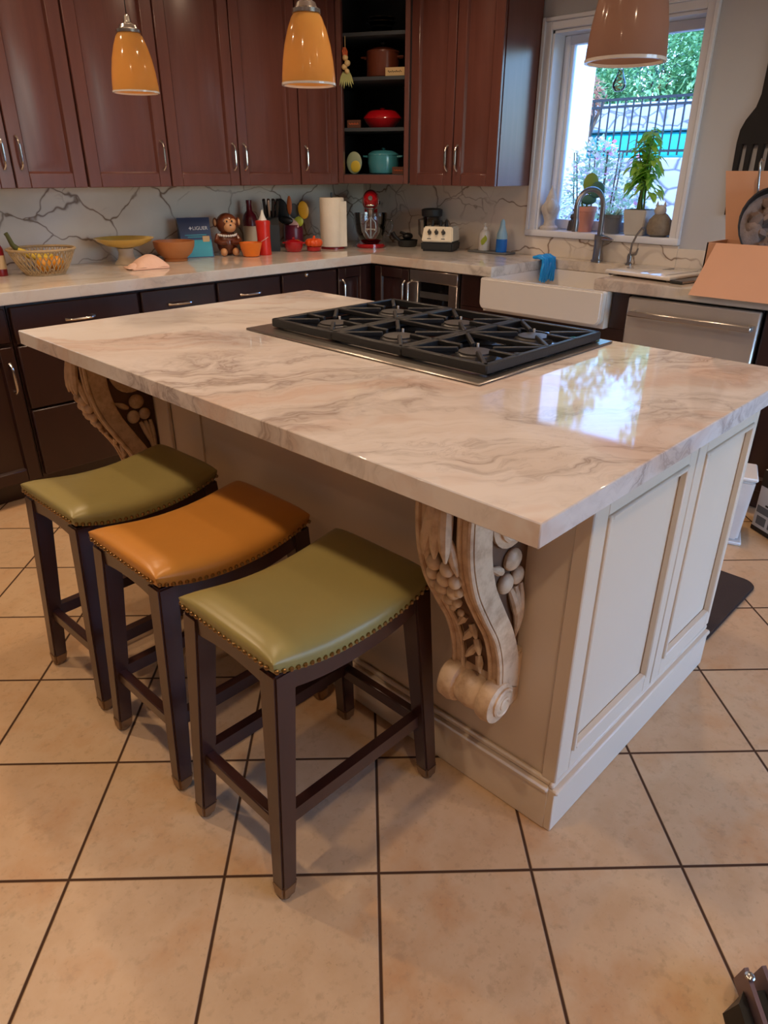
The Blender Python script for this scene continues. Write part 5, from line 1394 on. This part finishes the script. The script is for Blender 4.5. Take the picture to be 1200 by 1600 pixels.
obj('garlic_bulb', m, 'garlic', t)
m = M()
for k in range(7): m.leaf(tuple(cu*(0.006*k-0.014)+Z_*0.068), tuple(cu*(0.12*k-0.30)+cn*0.1-Z_), 0.075+0.006*(k%3), 0.014, 0.0, tuple(cn))
obj('husk_leaves', m, 'husk', t)
m = M()
for k in range(3): m.tube([tuple(cu*(0.008*k-0.008)+Z_*0.14), tuple(cu*(0.012*k-0.012)+cn*0.006+Z_*0.165), tuple(cu*(0.006*k-0.01)+Z_*0.185)], [0.007,0.005,0.002], 6)
obj('dried_pepper', m, 'chili', t)
obj('hanging_string', M().tube([(0,0,0.15),(0,0,0.24)] , 0.0015, 5), 'garlic', t)

# ================================================================ FLOOR ITEMS
m = M().box(-1.68,-1.17,-3.25,-1.85,0.0005,0.012,0.004)
ve = [e for e in m.bm.edges if abs(e.verts[0].co.z-e.verts[1].co.z) > 0.003 and abs(e.verts[0].co.x-e.verts[1].co.x) < 1e-5 and abs(e.verts[0].co.y-e.verts[1].co.y) < 1e-5]
m = M()
pp = []
for (cx_, cy_, a0) in ((-1.22,-1.90,0),(-1.63,-1.90,90),(-1.63,-3.20,180),(-1.22,-3.20,270)):
    for k in range(7): a = R(a0+15*k); pp.append((cx_+0.05*math.cos(a), cy_+0.05*math.sin(a)))
m.prism(pp, 0.0005, 0.013, 'xy', 0.004)
tag(obj('floor_mat', m, 'mat_brown'), 'dark brown cushioned mat on the tiles beyond the island', 'mat')
t = thing('white_bin', 'white plastic bin on the floor beside the printed carton', 'bin', (-0.85,-2.995,0.001), R(20))
m = M().hexa([(-0.07,-0.06,0.012),(0.07,-0.06,0.012),(0.07,0.06,0.012),(-0.07,0.06,0.012),(-0.085,-0.075,0.28),(0.085,-0.075,0.28),(0.085,0.075,0.28),(-0.085,0.075,0.28)])
bmesh.ops.bevel(m.bm, geom=m.bm.edges[:], offset=0.01, segments=2, affect='EDGES'); obj('bin_body', m, 'white_plastic', t)
obj('foot', M().box(-0.085,0.085,-0.075,0.075,0,0.014,0.004), 'white_plastic', t)
obj('lid', M().box(-0.09,0.09,-0.08,0.08,0.281,0.296,0.005), 'white_plastic', t)
t = thing('printed_carton', 'black and white printed carton on the floor at the right edge', 'carton', (-0.716,-3.219,0.001), R(-122))
obj('carton_body', M().box(-0.14,0.14,-0.07,0.07,0,0.27,0.003), 'carton_white', t)
m = M().box(-0.139,0.139,-0.0715,-0.0695,0.20,0.269); m.box(-0.139,0.139,-0.0715,-0.0695,0.002,0.02); obj('black_band', m, 'black', t)
m = M().box(-0.13,0.03,-0.0715,-0.0695,0.085,0.115)
for k in range(4): m.box(-0.12+0.066*k,-0.07+0.066*k,-0.0715,-0.0695,0.035,0.072)
obj('grey_print', m, 'slate', t)
m = M().tube([(-0.045,-0.0715,0.165),(-0.045,-0.0715,0.142),(-0.055,-0.0715,0.132),(-0.068,-0.0715,0.138)], 0.005, 6)
for k in range(5): m.box(-0.09+0.026*k,-0.072+0.026*k,-0.0715,-0.0695,0.122,0.129)
obj('emblem', m, 'black', t)
# hinged folding stand foot, lower right corner
t = thing('folding_stand_foot', 'dark hinged metal foot with silver rivet on the tiles at the lower right', 'stand', (-2.675,-3.706,0.001))
dv = Vector((-0.79,-0.61,0)).normalized(); sv = Vector((0.77,-0.64,0)).normalized()
def Q(a, b, z): return tuple(dv*a + sv*b + Z_*z)
def plate(b0, b1, z0, z1, a0=0.0, a1=0.16):
    P = []
    for zz in (0, 1):
        for (a, b) in ((a0,b0),(a1,b0),(a1,b1),(a0,b1)):
            P.append(Q(a + (0.018 if zz and a == a0 else 0), b, z1 if zz else z0))
    return M().hexa(P)
for b0 in (0.0, 0.034): obj('side_plate', plate(b0, b0+0.008, 0.012, 0.075), 'mauve_metal', t)
obj('pivot_block', plate(0.010, 0.032, 0.0, 0.055, 0.03, 0.15), 'black', t)
obj('rivet', M().ball(Q(0.035,0.004,0.078), (0.009,0.009,0.004)), 'chrome', t)
obj('rubber_toe', M().hexa([Q(0.05,-0.035,0),Q(0.15,-0.04,0),Q(0.15,-0.002,0),Q(0.03,-0.002,0),Q(0.06,-0.018,0.045),Q(0.15,-0.02,0.045),Q(0.15,-0.002,0.045),Q(0.04,-0.002,0.045)]), 'black', t)
